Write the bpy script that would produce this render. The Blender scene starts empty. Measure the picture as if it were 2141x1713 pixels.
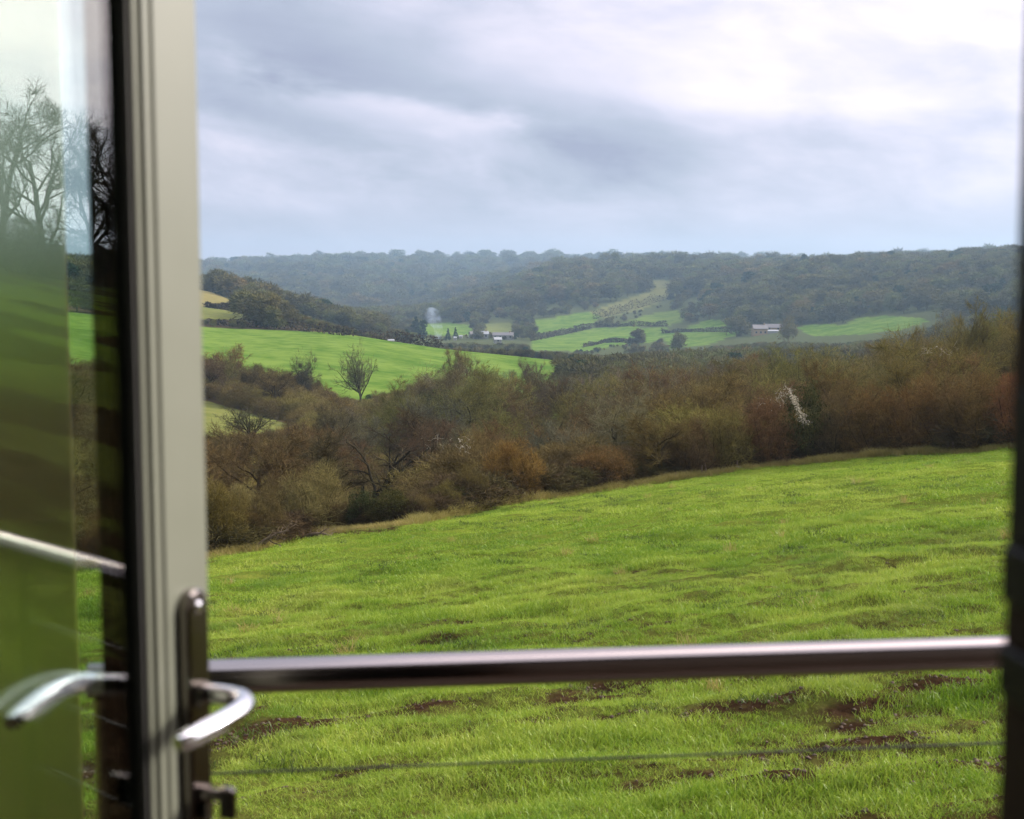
import bpy, math, random
import numpy as np
from mathutils import Vector, Matrix
R = math.radians
sc = bpy.context.scene
COL = sc.collection

# ------------------------------------------------------------------ camera
EYE = 1.65                       # the eye above the floor of the room
FPX, CXP, CYP, PITCH = 2970.0, 1070.5, 856.5, R(5.7)
cam_d = bpy.data.cameras.new("camera")
cam = bpy.data.objects.new("camera", cam_d); COL.objects.link(cam)
cam.location = (0, 0, EYE); cam.rotation_euler = (R(90) - PITCH, 0, 0)
cam_d.sensor_width = 36; cam_d.lens = FPX / 2141 * 36
cam_d.clip_start = 0.05; cam_d.clip_end = 20000
cam_d.dof.use_dof = True; cam_d.dof.focus_distance = 45; cam_d.dof.aperture_fstop = 6.3
sc.camera = cam

# ------------------------------------------------------------------ light
SUN_AZ, SUN_EL = R(72), R(23)
SUN_STRENGTH, SKY_GAIN = 4.8, 1.0
EXPOSURE = 0.46
sc.view_settings.view_transform = 'Standard'; sc.view_settings.look = 'None'
sc.view_settings.exposure = EXPOSURE; sc.view_settings.gamma = 1
sd = bpy.data.lights.new("sun", 'SUN'); sd.energy = SUN_STRENGTH; sd.angle = R(8); sd.color = (1, .93, .82)
sun = bpy.data.objects.new("sun", sd); COL.objects.link(sun)
sun.rotation_euler = (R(90) - SUN_EL, 0, math.pi - SUN_AZ)   # shines from azimuth 72 deg to the right of the view
sun.location = (30, 10, 40)
sc.cycles.max_bounces = 8; sc.cycles.diffuse_bounces = 2; sc.cycles.glossy_bounces = 4
sc.cycles.transmission_bounces = 8; sc.cycles.transparent_max_bounces = 24; sc.cycles.volume_bounces = 0
sc.cycles.caustics_reflective = False; sc.cycles.caustics_refractive = False
sc.cycles.volume_step_rate = 4; sc.cycles.use_denoising = True
sc.cycles.sample_clamp_indirect = 6

class NT:
    """small helper for node trees"""
    def __init__(s, tree): s.t = tree; s.n = tree.nodes; s.l = tree.links
    def node(s, typ, **kw):
        n = s.n.new(typ)
        for k, v in kw.items():
            if k == 'inp':
                for kk, vv in v.items(): s.put(n.inputs[kk], vv)
            else: setattr(n, k, v)
        return n
    def put(s, sock, v):
        if isinstance(v, bpy.types.NodeSocket): s.l.new(v, sock)
        else: sock.default_value = v
    def m(s, op, a, b=0.0, c=0.0, clamp=False):
        n = s.n.new('ShaderNodeMath'); n.operation = op; n.use_clamp = clamp
        s.put(n.inputs[0], a); s.put(n.inputs[1], b); s.put(n.inputs[2], c)
        return n.outputs[0]
    def mix(s, f, a, b, typ='MIX'):
        n = s.n.new('ShaderNodeMix'); n.data_type = 'RGBA'; n.blend_type = typ
        s.put(n.inputs[0], f); s.put(n.inputs[6], a); s.put(n.inputs[7], b)
        return n.outputs[2]
    def noise(s, vec, scale, detail=4, rough=.55, dist=0.0, out='Fac'):
        n = s.n.new('ShaderNodeTexNoise')
        if vec is not None: s.l.new(vec, n.inputs['Vector'])
        n.inputs['Scale'].default_value = scale; n.inputs['Detail'].default_value = detail
        n.inputs['Roughness'].default_value = rough; n.inputs['Distortion'].default_value = dist
        return n.outputs[out]
    def ramp(s, f, stops):
        n = s.n.new('ShaderNodeValToRGB'); s.put(n.inputs[0], f)
        e = n.color_ramp.elements
        while len(e) < len(stops): e.new(.5)
        for i, (p, c) in enumerate(stops): e[i].position = p; e[i].color = (*c, 1) if len(c) == 3 else c
        return n.outputs[0]
    def step(s, v, a, b):        # smooth 0..1 between a and b
        n = s.n.new('ShaderNodeMapRange'); n.interpolation_type = 'SMOOTHSTEP'
        s.put(n.inputs[0], v); n.inputs[1].default_value = a; n.inputs[2].default_value = b
        return n.outputs[0]
    def vec(s, x, y, z):
        n = s.n.new('ShaderNodeCombineXYZ')
        for i, v in enumerate((x, y, z)): s.put(n.inputs[i], v)
        return n.outputs[0]

def build_world():
    w = bpy.data.worlds.new("World"); sc.world = w; w.use_nodes = True
    t = NT(w.node_tree); t.n.clear()
    sky = t.node('ShaderNodeTexSky', sky_type='NISHITA', sun_disc=False, sun_elevation=SUN_EL, sun_rotation=SUN_AZ)
    d = t.n.new('ShaderNodeTexCoord').outputs['Generated']
    sep = t.n.new('ShaderNodeSeparateXYZ'); t.l.new(d, sep.inputs[0]); x, y, z = sep.outputs
    az = t.m('MULTIPLY', t.m('ARCTAN2', x, y), 57.2958)       # degrees to the right
    el = t.m('MULTIPLY', t.m('ARCSINE', z), 57.2958)
    # cloud sheets: stretched sideways, rising a little to the left
    el2 = t.m('ADD', el, t.m('MULTIPLY', az, .10))
    v1 = t.vec(t.m('MULTIPLY', az, .035), t.m('MULTIPLY', el2, .19), 3.1)
    v2 = t.vec(t.m('MULTIPLY', az, .12), t.m('MULTIPLY', el2, .28), 7.7)
    n1 = t.noise(v1, 1.3, 5, .5, .2); n2 = t.noise(v2, 1.6, 7, .52, .25)
    f = t.m('ADD', t.m('MULTIPLY', n1, .5), t.m('MULTIPLY', n2, .5))
    f = t.m('ADD', t.m('MULTIPLY', t.m('SUBTRACT', f, .5), 2.0), .5)
    # the long dark bank from upper left to the middle, and the brighter cloud at upper right
    line = t.m('ADD', 5.9, t.m('MULTIPLY', az, -.17))
    dd = t.m('SUBTRACT', el, t.m('ADD', line, t.m('MULTIPLY', t.m('SUBTRACT', n2, .5), 3.0)))
    band = t.m('EXPONENT', t.m('MULTIPLY', t.m('MULTIPLY', dd, dd), -.22))
    band = t.m('MULTIPLY', band, t.m('SUBTRACT', 1.0, t.step(az, -1.0, 12.0)))
    f = t.m('SUBTRACT', f, t.m('MULTIPLY', band, .52))
    puff = t.m('SUBTRACT', el, t.m('ADD', 4.9, t.m('ADD', t.m('MULTIPLY', az, -.22), t.m('MULTIPLY', t.m('SUBTRACT', n2, .5), 3.5))))
    puff = t.m('EXPONENT', t.m('MULTIPLY', t.m('MULTIPLY', puff, puff), -2.2))
    puff = t.m('MULTIPLY', puff, t.m('MULTIPLY', t.step(az, -13.0, -8.5), t.m('SUBTRACT', 1.0, t.step(az, -3.0, 4.0))))
    f = t.m('ADD', f, t.m('MULTIPLY', puff, .3))
    right = t.m('MULTIPLY', t.step(el, 3.0, 9.5), t.step(az, -12.0, 4.0))
    f = t.m('ADD', f, t.m('MULTIPLY', right, .43))
    low = t.m('SUBTRACT', 1.0, t.step(el, .5, 3.6))             # smooth pale blue towards the horizon
    f = t.m('ADD', t.m('MULTIPLY', f, t.m('SUBTRACT', 1.0, t.m('MULTIPLY', low, .75))), t.m('MULTIPLY', low, .30))
    cloud = t.ramp(f, [(0.0, (.295, .325, .44)), (.28, (.385, .425, .53)), (.52, (.50, .52, .64)), (.78, (.68, .655, .77)), (1.0, (.82, .77, .86))])
    # an overcast sky is brighter overhead and brightest round the veiled sun
    up = t.m('ADD', 1.0, t.m('MULTIPLY', t.step(el, 11.0, 55.0), 1.1))
    ax = t.m('SUBTRACT', az, 68.0)
    glow = t.m('EXPONENT', t.m('MULTIPLY', t.m('MULTIPLY', ax, ax), -.0017))
    gain = t.m('ADD', up, t.m('MULTIPLY', glow, 4.6))
    warm = t.mix(glow, (1, 1, 1, 1), (1.0, .93, .80, 1))
    c = t.mix(1.0, cloud, warm, 'MULTIPLY')
    c = t.node('ShaderNodeVectorMath', operation='SCALE', inp={0: c, 'Scale': gain}).outputs[0]
    bg1 = t.node('ShaderNodeBackground', inp={'Color': sky.outputs[0], 'Strength': .06})
    bg2 = t.node('ShaderNodeBackground', inp={'Color': c, 'Strength': SKY_GAIN})
    mx = t.node('ShaderNodeMixShader', inp={0: .93, 1: bg1.outputs[0], 2: bg2.outputs[0]})
    out = t.n.new('ShaderNodeOutputWorld'); t.l.new(mx.outputs[0], out.inputs[0])
build_world()

# ------------------------------------------------------------------ helpers
def ray(px, py):
    cx, cy = (px - CXP) / FPX, (CYP - py) / FPX
    return np.array([cx, math.cos(PITCH) + cy * math.sin(PITCH), -math.sin(PITCH) + cy * math.cos(PITCH)])
def az_of(px): return math.degrees(math.atan2((px - CXP) / FPX, 1.0 * math.cos(PITCH) + .1 * math.sin(PITCH)))
def z_at(px, py, d):             # height above the ground datum of a sight line at level distance d
    r = ray(px, py); return EYE + r[2] / math.hypot(r[0], r[1]) * d
def project(P):                  # world points -> pixels of the photograph
    P = np.asarray(P, float); x, y, z = P[..., 0], P[..., 1], P[..., 2] - EYE
    f = y * math.cos(PITCH) - z * math.sin(PITCH); u = y * math.sin(PITCH) + z * math.cos(PITCH)
    return CXP + FPX * x / f, CYP - FPX * u / f

def tag(o, label=None, cat=None, group=None, kind=None):
    if label: o["label"] = label
    if cat: o["category"] = cat
    if group: o["group"] = group
    if kind: o["kind"] = kind
    return o
def empty(name, loc, rz=0, **kw):
    o = bpy.data.objects.new(name, None); COL.objects.link(o); o.location = loc; o.rotation_euler = (0, 0, rz)
    o.empty_display_size = .1
    return tag(o, **kw)
def mesh_np(name, V, T=None, Q=None, smooth=False):
    V = np.asarray(V, np.float32).reshape(-1, 3)
    T = np.zeros((0, 3), np.int32) if T is None else np.asarray(T, np.int32).reshape(-1, 3)
    Q = np.zeros((0, 4), np.int32) if Q is None else np.asarray(Q, np.int32).reshape(-1, 4)
    me = bpy.data.meshes.new(name)
    me.vertices.add(len(V)); me.vertices.foreach_set('co', V.ravel())
    if not len(T) and not len(Q): me.update(); return me
    loops = np.concatenate([T.ravel(), Q.ravel()]); me.loops.add(len(loops)); me.loops.foreach_set('vertex_index', loops)
    tot = np.concatenate([np.full(len(T), 3), np.full(len(Q), 4)]).astype(np.int32)
    me.polygons.add(len(tot)); me.polygons.foreach_set('loop_start', np.concatenate([[0], np.cumsum(tot)[:-1]]).astype(np.int32))
    me.polygons.foreach_set('loop_total', tot)
    if smooth: me.polygons.foreach_set('use_smooth', np.ones(len(tot), bool))
    me.update(); me.validate()
    return me
def obj(name, me, mat=None, parent=None, **kw):
    o = bpy.data.objects.new(name, me)
    COL.objects.link(o)
    if mat and not len(me.materials): me.materials.append(mat)
    if parent: o.parent = parent
    return tag(o, **kw)
def clone(o, parent=None):
    c = o.copy(); COL.objects.link(c); c.parent = parent
    for ch in KIDS.get(o.name, []): clone(ch, c)
    return c
KIDS = {}

class MB:
    """collects bevelled boxes, tubes and lathes and links them as one mesh"""
    def __init__(s): s.V = []; s.F = []
    def add(s, V, F):
        b = len(s.V); s.V += [tuple(v) for v in V]; s.F += [tuple(b + i for i in f) for f in F]
    def box(s, x0, x1, y0, y1, z0, z1, b=0.0):
        if b <= 0:
            V = [(x, y, z) for z in (z0, z1) for y in (y0, y1) for x in (x0, x1)]
            s.add(V, [(0, 2, 3, 1), (4, 5, 7, 6), (0, 1, 5, 4), (2, 6, 7, 3), (0, 4, 6, 2), (1, 3, 7, 5)]); return
        # box with a chamfer on its four upright edges and its rims
        def ring(i, z): return [(x0+i+b, y0+i, z), (x1-i-b, y0+i, z), (x1-i, y0+i+b, z), (x1-i, y1-i-b, z),
                                (x1-i-b, y1-i, z), (x0+i+b, y1-i, z), (x0+i, y1-i-b, z), (x0+i, y0+i+b, z)]
        rings = [ring(b, z0), ring(0, z0+b), ring(0, z1-b), ring(b, z1)]
        V = sum(rings, []); F = [tuple(range(7, -1, -1)), tuple(range(24, 32))]
        for r in range(3):
            for i in range(8): j = (i+1) % 8; F.append((r*8+i, r*8+j, r*8+8+j, r*8+8+i))
        s.add(V, F)
    def tube(s, pts, rad, n=16, cap=True, flat=1.0):
        pts = [Vector(p) for p in pts]; rad = rad if isinstance(rad, (list, tuple)) else [rad] * len(pts)
        up = Vector((0, 0, 1)); V = []; prev = None
        for i, p in enumerate(pts):
            t = (pts[min(i+1, len(pts)-1)] - pts[max(i-1, 0)]).normalized()
            if prev is None: a = t.cross(up if abs(t.z) < .9 else Vector((1, 0, 0))).normalized()
            else: a = (prev - t * prev.dot(t)).normalized()
            prev = a; c = t.cross(a)
            for k in range(n):
                th = 2*math.pi*k/n; V.append(p + a * (rad[i]*math.cos(th)) + c * (rad[i]*flat*math.sin(th)))
        F = [(i*n+k, i*n+(k+1) % n, (i+1)*n+(k+1) % n, (i+1)*n+k) for i in range(len(pts)-1) for k in range(n)]
        if cap: F += [tuple(range(n-1, -1, -1)), tuple((len(pts)-1)*n+k for k in range(n))]
        s.add(V, F)
    def build(s, name, mat, parent=None, smooth=False, **kw):
        me = bpy.data.meshes.new(name); me.from_pydata(s.V, [], s.F); me.update()
        if smooth:
            me.polygons.foreach_set('use_smooth', [True] * len(me.polygons))
            me.set_sharp_from_angle(angle=R(40))
        return obj(name, me, mat, parent, **kw)

# ------------------------------------------------------------------ materials
def mat(name): 
    m = bpy.data.materials.new(name); m.use_nodes = True; t = NT(m.node_tree); t.n.clear()
    out = t.n.new('ShaderNodeOutputMaterial'); return m, t, out
def pbr(name, col, rough=.6, metal=0.0, var=.12, scale=8.0, bump=0.0, bscale=60.0, coat=0.0, stretch=None):
    m, t, out = mat(name)
    tc = t.n.new('ShaderNodeTexCoord').outputs['Object']
    if stretch:
        mp = t.node('ShaderNodeMapping', inp={'Vector': tc, 'Scale': stretch}); tc = mp.outputs[0]
    n = t.noise(tc, scale, 5, .6)
    hi = tuple(min(1, c * (1 + var)) for c in col) + (1,); lo = tuple(c * (1 - var) for c in col) + (1,)
    c = t.mix(n, lo, hi)
    p = t.node('ShaderNodeBsdfPrincipled', inp={'Base Color': c, 'Metallic': metal})
    p.inputs['Coat Weight'].default_value = coat
    t.put(p.inputs['Roughness'], t.m('ADD', rough - .08, t.m('MULTIPLY', t.noise(tc, scale * 3, 4), .16)))
    if bump:
        b = t.node('ShaderNodeBump', inp={'Strength': bump, 'Distance': .002, 'Height': t.noise(tc, bscale, 5)})
        t.l.new(b.outputs[0], p.inputs['Normal'])
    t.l.new(p.outputs[0], out.inputs[0]); return m

M = {}
M['frame'] = pbr('grey_painted_frame', (.150, .157, .122), .42, var=.05, scale=5, bump=.06, bscale=400)
M['gasket'] = pbr('black_rubber', (.008, .007, .006), .75)
M['dark_frame'] = pbr('dark_brown_frame', (.034, .018, .011), .65, var=.2, scale=12)
M['chrome'] = pbr('polished_chrome', (.80, .80, .82), .10, metal=1.0, var=.03)
M['plate'] = pbr('dark_nickel', (.22, .20, .18), .16, metal=1.0, var=.05)
M['steel'] = pbr('brushed_steel', (.29, .26, .25), .17, metal=1.0, var=.08, scale=20, stretch=(1, 30, 30))
M['wire'] = pbr('steel_cable', (.05, .052, .04), .7)
M['black'] = pbr('black_plastic', (.006, .005, .005), .5)
M['wall_in'] = pbr('room_plaster', (.35, .30, .25), .8, var=.06, scale=3, bump=.2)
M['wall_out'] = pbr('dark_timber_cladding', (.055, .035, .022), .7, var=.35, scale=9, stretch=(1, 1, 8), bump=.3)
M['boards'] = pbr('deck_boards', (.040, .024, .015), .7, var=.35, scale=6, stretch=(1, 12, 1), bump=.4)
M['post_wood'] = pbr('weathered_wood', (.16, .11, .07), .85, var=.3, scale=8, stretch=(4, 4, .6), bump=.5)

for k_ in ('dark_frame', 'black'):
    for n_ in M[k_].node_tree.nodes:
        if n_.type == 'BSDF_PRINCIPLED': n_.inputs['Specular IOR Level'].default_value = .15
def glass_mat():
    m, t, out = mat('window_glass')
    g = t.n.new('ShaderNodeNewGeometry')
    ior = t.m('ADD', 1.52, t.m('MULTIPLY', g.outputs['Backfacing'], 1/1.52 - 1.52))
    fr = t.node('ShaderNodeFresnel', inp={'IOR': ior})
    tr = t.node('ShaderNodeBsdfTransparent', inp={'Color': (.90, .945, .915, 1)})
    gl = t.node('ShaderNodeBsdfGlossy', inp={'Roughness': .0, 'Color': (1, 1, 1, 1)})
    mx = t.node('ShaderNodeMixShader', inp={0: fr.outputs[0], 1: tr.outputs[0], 2: gl.outputs[0]})
    t.l.new(mx.outputs[0], out.inputs[0]); return m
M['glass'] = glass_mat()

def twig_mat(name, bright=1.0, transl=0.0):
    """bark or leaf whose colour is the object's own colour, with lighter and darker, warmer and greener patches"""
    m, t, out = mat(name)
    oi = t.n.new('ShaderNodeObjectInfo'); tc = t.n.new('ShaderNodeTexCoord').outputs['Object']
    n = t.noise(tc, .55, 4, .6); isl = t.n.new('ShaderNodeNewGeometry').outputs['Random Per Island']
    k = t.m('MULTIPLY', t.m('ADD', .35, t.m('MULTIPLY', isl, 1.15)), t.m('ADD', .30, t.m('MULTIPLY', n, 1.45)))
    c = t.node('ShaderNodeVectorMath', operation='SCALE', inp={0: oi.outputs['Color'], 'Scale': t.m('MULTIPLY', k, bright)}).outputs[0]
    hs = t.node('ShaderNodeHueSaturation', inp={'Hue': t.m('ADD', .48, t.m('MULTIPLY', t.noise(tc, 1.3, 2), .04)), 'Saturation': 1.0, 'Value': 1.0, 'Fac': 1.0, 'Color': c}).outputs[0]
    d = t.node('ShaderNodeBsdfDiffuse', inp={'Color': hs, 'Roughness': .5})
    sh = d.outputs[0]
    if transl:
        tl = t.node('ShaderNodeBsdfTranslucent', inp={'Color': hs})
        sh = t.node('ShaderNodeMixShader', inp={0: transl, 1: sh, 2: tl.outputs[0]}).outputs[0]
    t.l.new(sh, out.inputs[0]); return m
M['twig'] = twig_mat('bare_twigs', 1.0, .15)
M['bark'] = twig_mat('bark', .60)
M['leaf'] = twig_mat('evergreen_leaves', 1.0, .2)

def far_mat(name, ramp, transl=.1):
    m, t, out = mat(name)
    oi = t.n.new('ShaderNodeObjectInfo'); tc = t.n.new('ShaderNodeNewGeometry')
    big = t.noise(tc.outputs['Position'], .012, 4, .6)
    f = t.m('ADD', t.m('MULTIPLY', oi.outputs['Random'], .65), t.m('MULTIPLY', t.m('SUBTRACT', big, .32), 1.0), clamp=True)
    c = t.ramp(f, ramp)
    k = t.m('ADD', .6, t.m('MULTIPLY', t.noise(tc.outputs['Position'], .35, 3), .8))
    c = t.node('ShaderNodeVectorMath', operation='SCALE', inp={0: c, 'Scale': k}).outputs[0]
    d = t.node('ShaderNodeBsdfDiffuse', inp={'Color': c})
    tl = t.node('ShaderNodeBsdfTranslucent', inp={'Color': c})
    sh = t.node('ShaderNodeMixShader', inp={0: transl, 1: d.outputs[0], 2: tl.outputs[0]}).outputs[0]
    t.l.new(sh, out.inputs[0]); return m
M['far_twig'] = far_mat('far_bare_trees', [(0, (.034, .030, .016)), (.22, (.068, .066, .028)), (.45, (.098, .086, .036)), (.68, (.112, .126, .040)), (.88, (.145, .105, .040)), (1, (.175, .17, .10))])
M['far_green'] = far_mat('far_evergreens', [(0, (.018, .032, .016)), (.6, (.03, .05, .02)), (1, (.05, .065, .025))])

# ------------------------------------------------------------------ terrain
def _hash(ix, iy, s): 
    h = np.sin(ix * 127.1 + iy * 311.7 + s * 74.7) * 43758.5453
    return h - np.floor(h)
def vnoise(x, y, s=0):
    ix, iy = np.floor(x), np.floor(y); fx, fy = x - ix, y - iy
    fx, fy = fx*fx*(3-2*fx), fy*fy*(3-2*fy)
    return (_hash(ix, iy, s)*(1-fx)+_hash(ix+1, iy, s)*fx)*(1-fy) + (_hash(ix, iy+1, s)*(1-fx)+_hash(ix+1, iy+1, s)*fx)*fy
def fbm(x, y, s=0, o=4):
    v = 0; a = .5; tot = 0
    for i in range(o): v = v + a*vnoise(x*2**i + 17*i, y*2**i - 9*i, s+i); tot += a; a *= .55
    return v / tot
def sst(v, a, b): t = np.clip((v-a)/(b-a), 0, 1); return t*t*(3-2*t)

AZT = np.array([-180, -80, -45, -28, -18, -12.1, -7.1, -2.7, 1.7, 6.3, 11.9, 19.2, 28, 40, 56, 80, 180.])
DT = np.array([1, 100, 170, 240, 300, 420, 500, 600, 750, 900, 1000, 1100, 1300, 1500, 1700, 2200, 3000, 6000.])
ZT = np.array([
 # -180  -80  -45  -28   -18   -12   -7    -3    1.7   6.3   11.9  19.2   28   40   56   80  180
 [ -3,  -7, -12, -14, -15,   -15,  -17,  -18,  -18,  -17,  -15,  -12,   -8,  -4,  0,   4,  -3],
 [ -3,  -7, -12, -14, -15,   -15,  -17,  -18,  -18,  -17,  -15,  -12,   -8,  -4,  0,   4,  -3],
 [ -3,  -7, -12, -14, -15,   -17,  -20,  -22,  -22,  -21,  -20,  -16,   -8,  -3,  2,   5,  -3],
 [ -3,  -6, -10, -13, -16,   -20,  -23,  -25,  -26,  -26,  -24,  -20,   -9,  -2,  4,   6,  -3],
 [ -3,  -4,  -6, -10, -16, -20.5, -22.3,-25,-27.5, -29,  -28,  -24,  -10,  -2,  5,   7,  -3],
 [ -3,   2,   4,   0, -12, -17.7,-18.8,-23.6,-26.9,-32,   -31,  -27,  -12,  -2,  6,   8,  -3],
 [ -3,   5,   9,   4,  -9,   -14,  -22,  -31,  -34,  -36,  -34,  -28,  -12,  -2,  6,   8,  -3],
 [ -3,   8,  14,   9,  -6,   -10,  -27,  -39,  -41,  -41,  -37,  -28,  -12,  -2,  6,   8,  -3],
 [ -3,  10,  18,  10,  -4,   -12,  -32,  -43,  -44, -43.5,-36.6, -19,   -6,  -2,  6,   8,  -3],
 [ -3,  10,  18,   8,  -8,   -20,  -38,  -44,  -45,  -42,  -28,   -8,    0,   0,  6,   8,  -3],
 [ -3,  10,  18,   6, -12,   -26,  -42,  -44,  -43,  -39,  -17,    2,    4,   2,  6,   8,  -3],
 [ -3,  10,  16,   4, -16,   -32,  -45,  -45,  -36,  -32,   -8,    4,    6,   4,  6,   8,  -3],
 [ -3,  10,  14,   2, -30,   -54,  -56,  -46,  -20,  -15,   -4,    2,    8,   6,  6,   8,  -3],
 [ -3,  10,  14,   2, -34,   -60,  -60,  -52,   -8,   -5,   -4,    2,    8,   8,  6,   8,  -3],
 [ -3,  10,  14,   4, -34,   -56,  -54,  -50,  -12,   -4,   -8,    2,    8,   8,  6,   8,  -3],
 [ -3,  10,  14,   8, -22,   -26,  -24,  -24,  -20,  -14,  -16,    4,    8,   8,  6,   8,  -3],
 [ -3,  10,  14,   8,  -6,    -6,   10,   11,    9,    6,    0,    8,    8,   8,  6,   8,  -3],
 [-30, -30, -30, -30, -30,   -30,  -30,  -30,  -30,  -30,  -30,  -30,  -30, -30,-30, -30, -30]], float)
# dense, smoothed table
_A = np.linspace(-180, 180, 1441); _L = np.linspace(0, math.log(6000), 500)
_tmp = np.stack([np.interp(_A, AZT, row) for row in ZT])
_G = np.stack([np.interp(_L, np.log(DT), _tmp[:, i]) for i in range(len(_A))], 1)      # (L, A)
def _blur(g, n, ax):
    k = np.exp(-np.linspace(-2, 2, 2*n+1)**2); k /= k.sum()
    p = np.concatenate([np.repeat(g.take([0], ax), n, ax), g, np.repeat(g.take([-1], ax), n, ax)], ax)
    return sum(k[i]*p.take(range(i, i+g.shape[ax]), ax) for i in range(2*n+1))
_G = _blur(_blur(_G, 5, 1), 3, 0)
def table(az, d):
    a = np.clip((az+180)/360*1440, 0, 1439.999); l = np.clip(np.log(np.maximum(d, 1.01))/math.log(6000)*499, 0, 498.999)
    ia, il = a.astype(int), l.astype(int); fa, fl = a-ia, l-il
    return (_G[il, ia]*(1-fa)+_G[il, ia+1]*fa)*(1-fl)+(_G[il+1, ia]*(1-fa)+_G[il+1, ia+1]*fa)*fl
def plane(X, Y):
    Xc, Yc = np.clip(X, -60, 90), np.clip(Y, -3, 75)
    return -3.65 - .115*(Yc-9.4) + .11*Xc
# the hedge line where the near field ends, read off the photograph
HPX = [(-300, 1215), (150, 1178), (440, 1150), (560, 1128), (640, 1106), (860, 1086), (1040, 1046), (1340, 1000), (1600, 966), (1900, 938), (2110, 925), (2300, 917)]
HL = []
for hx, hy in HPX:
    r = ray(hx, hy + 15)                  # meets the near field's plane at
    t = (-3.65 + .115*9.4) / (r[2] + .115*r[1] - .11*r[0]); HL.append((math.degrees(math.atan2(r[0], r[1])), t*math.hypot(r[0], r[1])))
_ha = np.array([-180, -80, -40] + [a for a, _ in HL] + [32, 45, 62, 80, 180.]); _hd = np.array([45, 45, 45] + [d for _, d in HL] + [76, 84, 80, 70, 45.])
def hedge_d(az): return np.interp(az, _ha, _hd)
def height(X, Y, fine=False):
    X, Y = np.asarray(X, float), np.asarray(Y, float)
    d = np.hypot(X, Y); az = np.degrees(np.arctan2(X, Y)); dh = hedge_d(az)
    k = sst(d, dh + 3, np.maximum(dh + 36, 100))
    z = plane(X, Y)*(1-k) + table(az, d)*k
    z = z + (fbm(X/11, Y/11, 3, 3)-.5)*.30*sst(d, 9, 22)*(1-sst(d, dh-14, dh))
    z = z + (fbm(X/90, Y/90, 5, 3)-.5)*8*sst(d, 520, 900)
    if fine:
        nearw = 1-sst(d, 55, 90)
        # tussocks and the shallow ridges left by the plough
        rows = np.sin((Y - .16*X)*2*math.pi/1.25 + 3*fbm(X/2.5, Y/2.5, 9, 2)*2)
        z = z + nearw*((fbm(X/.85, Y/.6, 11, 3)-.5)*.25 + rows*.030*(1-sst(d, 18, 32)) + (vnoise(X/2.2, Y/1.7, 21)-.5)*.10)
    return z + EYE
def soil(X, Y):                  # where the near field shows bare brown earth
    d = np.hypot(X, Y)
    s = fbm(X/.95, (Y - .16*X)/.25, 31, 4); b = fbm(X/2.8, (Y-.16*X)/1.3, 41, 3)
    v = s*.68 + b*.32
    thr = .492 + .022*sst(d, 11, 14) + .030*sst(d, 12, 15) + .045*sst(d, 15, 22) + .08*sst(d, 22, 34) - .035*sst(X, -.5, 3.5)*(1-sst(d, 12, 18))
    az = np.degrees(np.arctan2(X, Y)); v2 = fbm(X/7, Y/2.2, 51, 4)
    return np.maximum(sst(v, thr, thr+.15), sst(v2, .46, .54)*sst(az, 26, 32)*.9)

def churned(X, Y):               # the bare strip along the left end of the hedge
    px, py = project(np.stack([X, Y, height(X, Y)], -1)); d = np.hypot(X, Y); near = (d < 62) & (d > 30) & (Y > 0)
    m = sst(-np.abs(py - (1122 - (px-640)*.075) - (fbm(X/2, Y/2, 77, 2)-.5)*12), -11, -3)*sst(px, 540, 590)*(1-sst(px, 815, 850))
    n = sst(1186-py-(px-440)*.33 + (fbm(X/2, Y/2, 78, 3)-.5)*26, 0, 10)*.85*(px > 300)*(px < 600)
    return np.maximum(m, n)*near
def inpoly(x, y, poly):
    x, y = np.asarray(x), np.asarray(y); c = np.zeros(x.shape, bool); n = len(poly)
    for i in range(n):
        x0, y0 = poly[i]; x1, y1 = poly[(i+1) % n]
        h = (y0 > y) != (y1 > y)
        c ^= h & (x < (x1-x0)*(y-y0)/(y1-y0+1e-9)+x0)
    return c
# the fields of the valley as outlines on their slopes, each with its range of distance and its cover
FIELDS = [
 ([(-900, 560), (440, 560), (1175, 560), (1175, 900), (900, 860), (440, 860), (-900, 860)], 252, 424, 'green'),
 ([(250, 835), (430, 838), (600, 886), (620, 905), (430, 930), (250, 930)], 135, 215, 'meadow'),
 ([(330, 590), (430, 606), (470, 622), (505, 640), (500, 652), (430, 642), (330, 630)], 430, 760, 'tan'),
 ([(330, 632), (430, 643), (500, 653), (540, 662), (500, 668), (330, 668)], 430, 760, 'meadow'),
 ([(868, 679), (925, 674), (985, 680), (990, 700), (940, 702), (865, 700)], 800, 1250, 'green'),
 ([(1005, 680), (1060, 674), (1080, 684), (1075, 700), (1005, 700)], 850, 1300, 'meadow'),
 ([(1120, 668), (1180, 662), (1240, 650), (1262, 660), (1235, 682), (1120, 697)], 850, 1320, 'green'),
 ([(1110, 712), (1200, 696), (1245, 686), (1392, 684), (1402, 694), (1366, 716), (1300, 722), (1230, 735), (1110, 735)], 650, 1120, 'green'),
 ([(1318, 588), (1380, 585), (1446, 592), (1430, 609), (1390, 628), (1330, 652), (1262, 664), (1235, 655), (1270, 640), (1305, 626), (1370, 608), (1330, 602)], 950, 1500, 'tan2'),
 ([(1278, 684), (1340, 662), (1412, 648), (1436, 666), (1404, 681)], 850, 1320, 'green2'),
 ([(1385, 702), (1440, 684), (1480, 668), (1545, 672), (1552, 684), (1550, 698), (1480, 720), (1400, 730)], 650, 1120, 'green'),
 ([(1665, 686), (1690, 680), (1760, 678), (1800, 663), (1860, 661), (1915, 664), (1945, 672), (1880, 690), (1800, 700), (1700, 704)], 560, 1000, 'green'),
 ([(1975, 622), (2010, 618), (2110, 622), (2110, 640), (1985, 642)], 650, 1050, 'green'),
]
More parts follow.
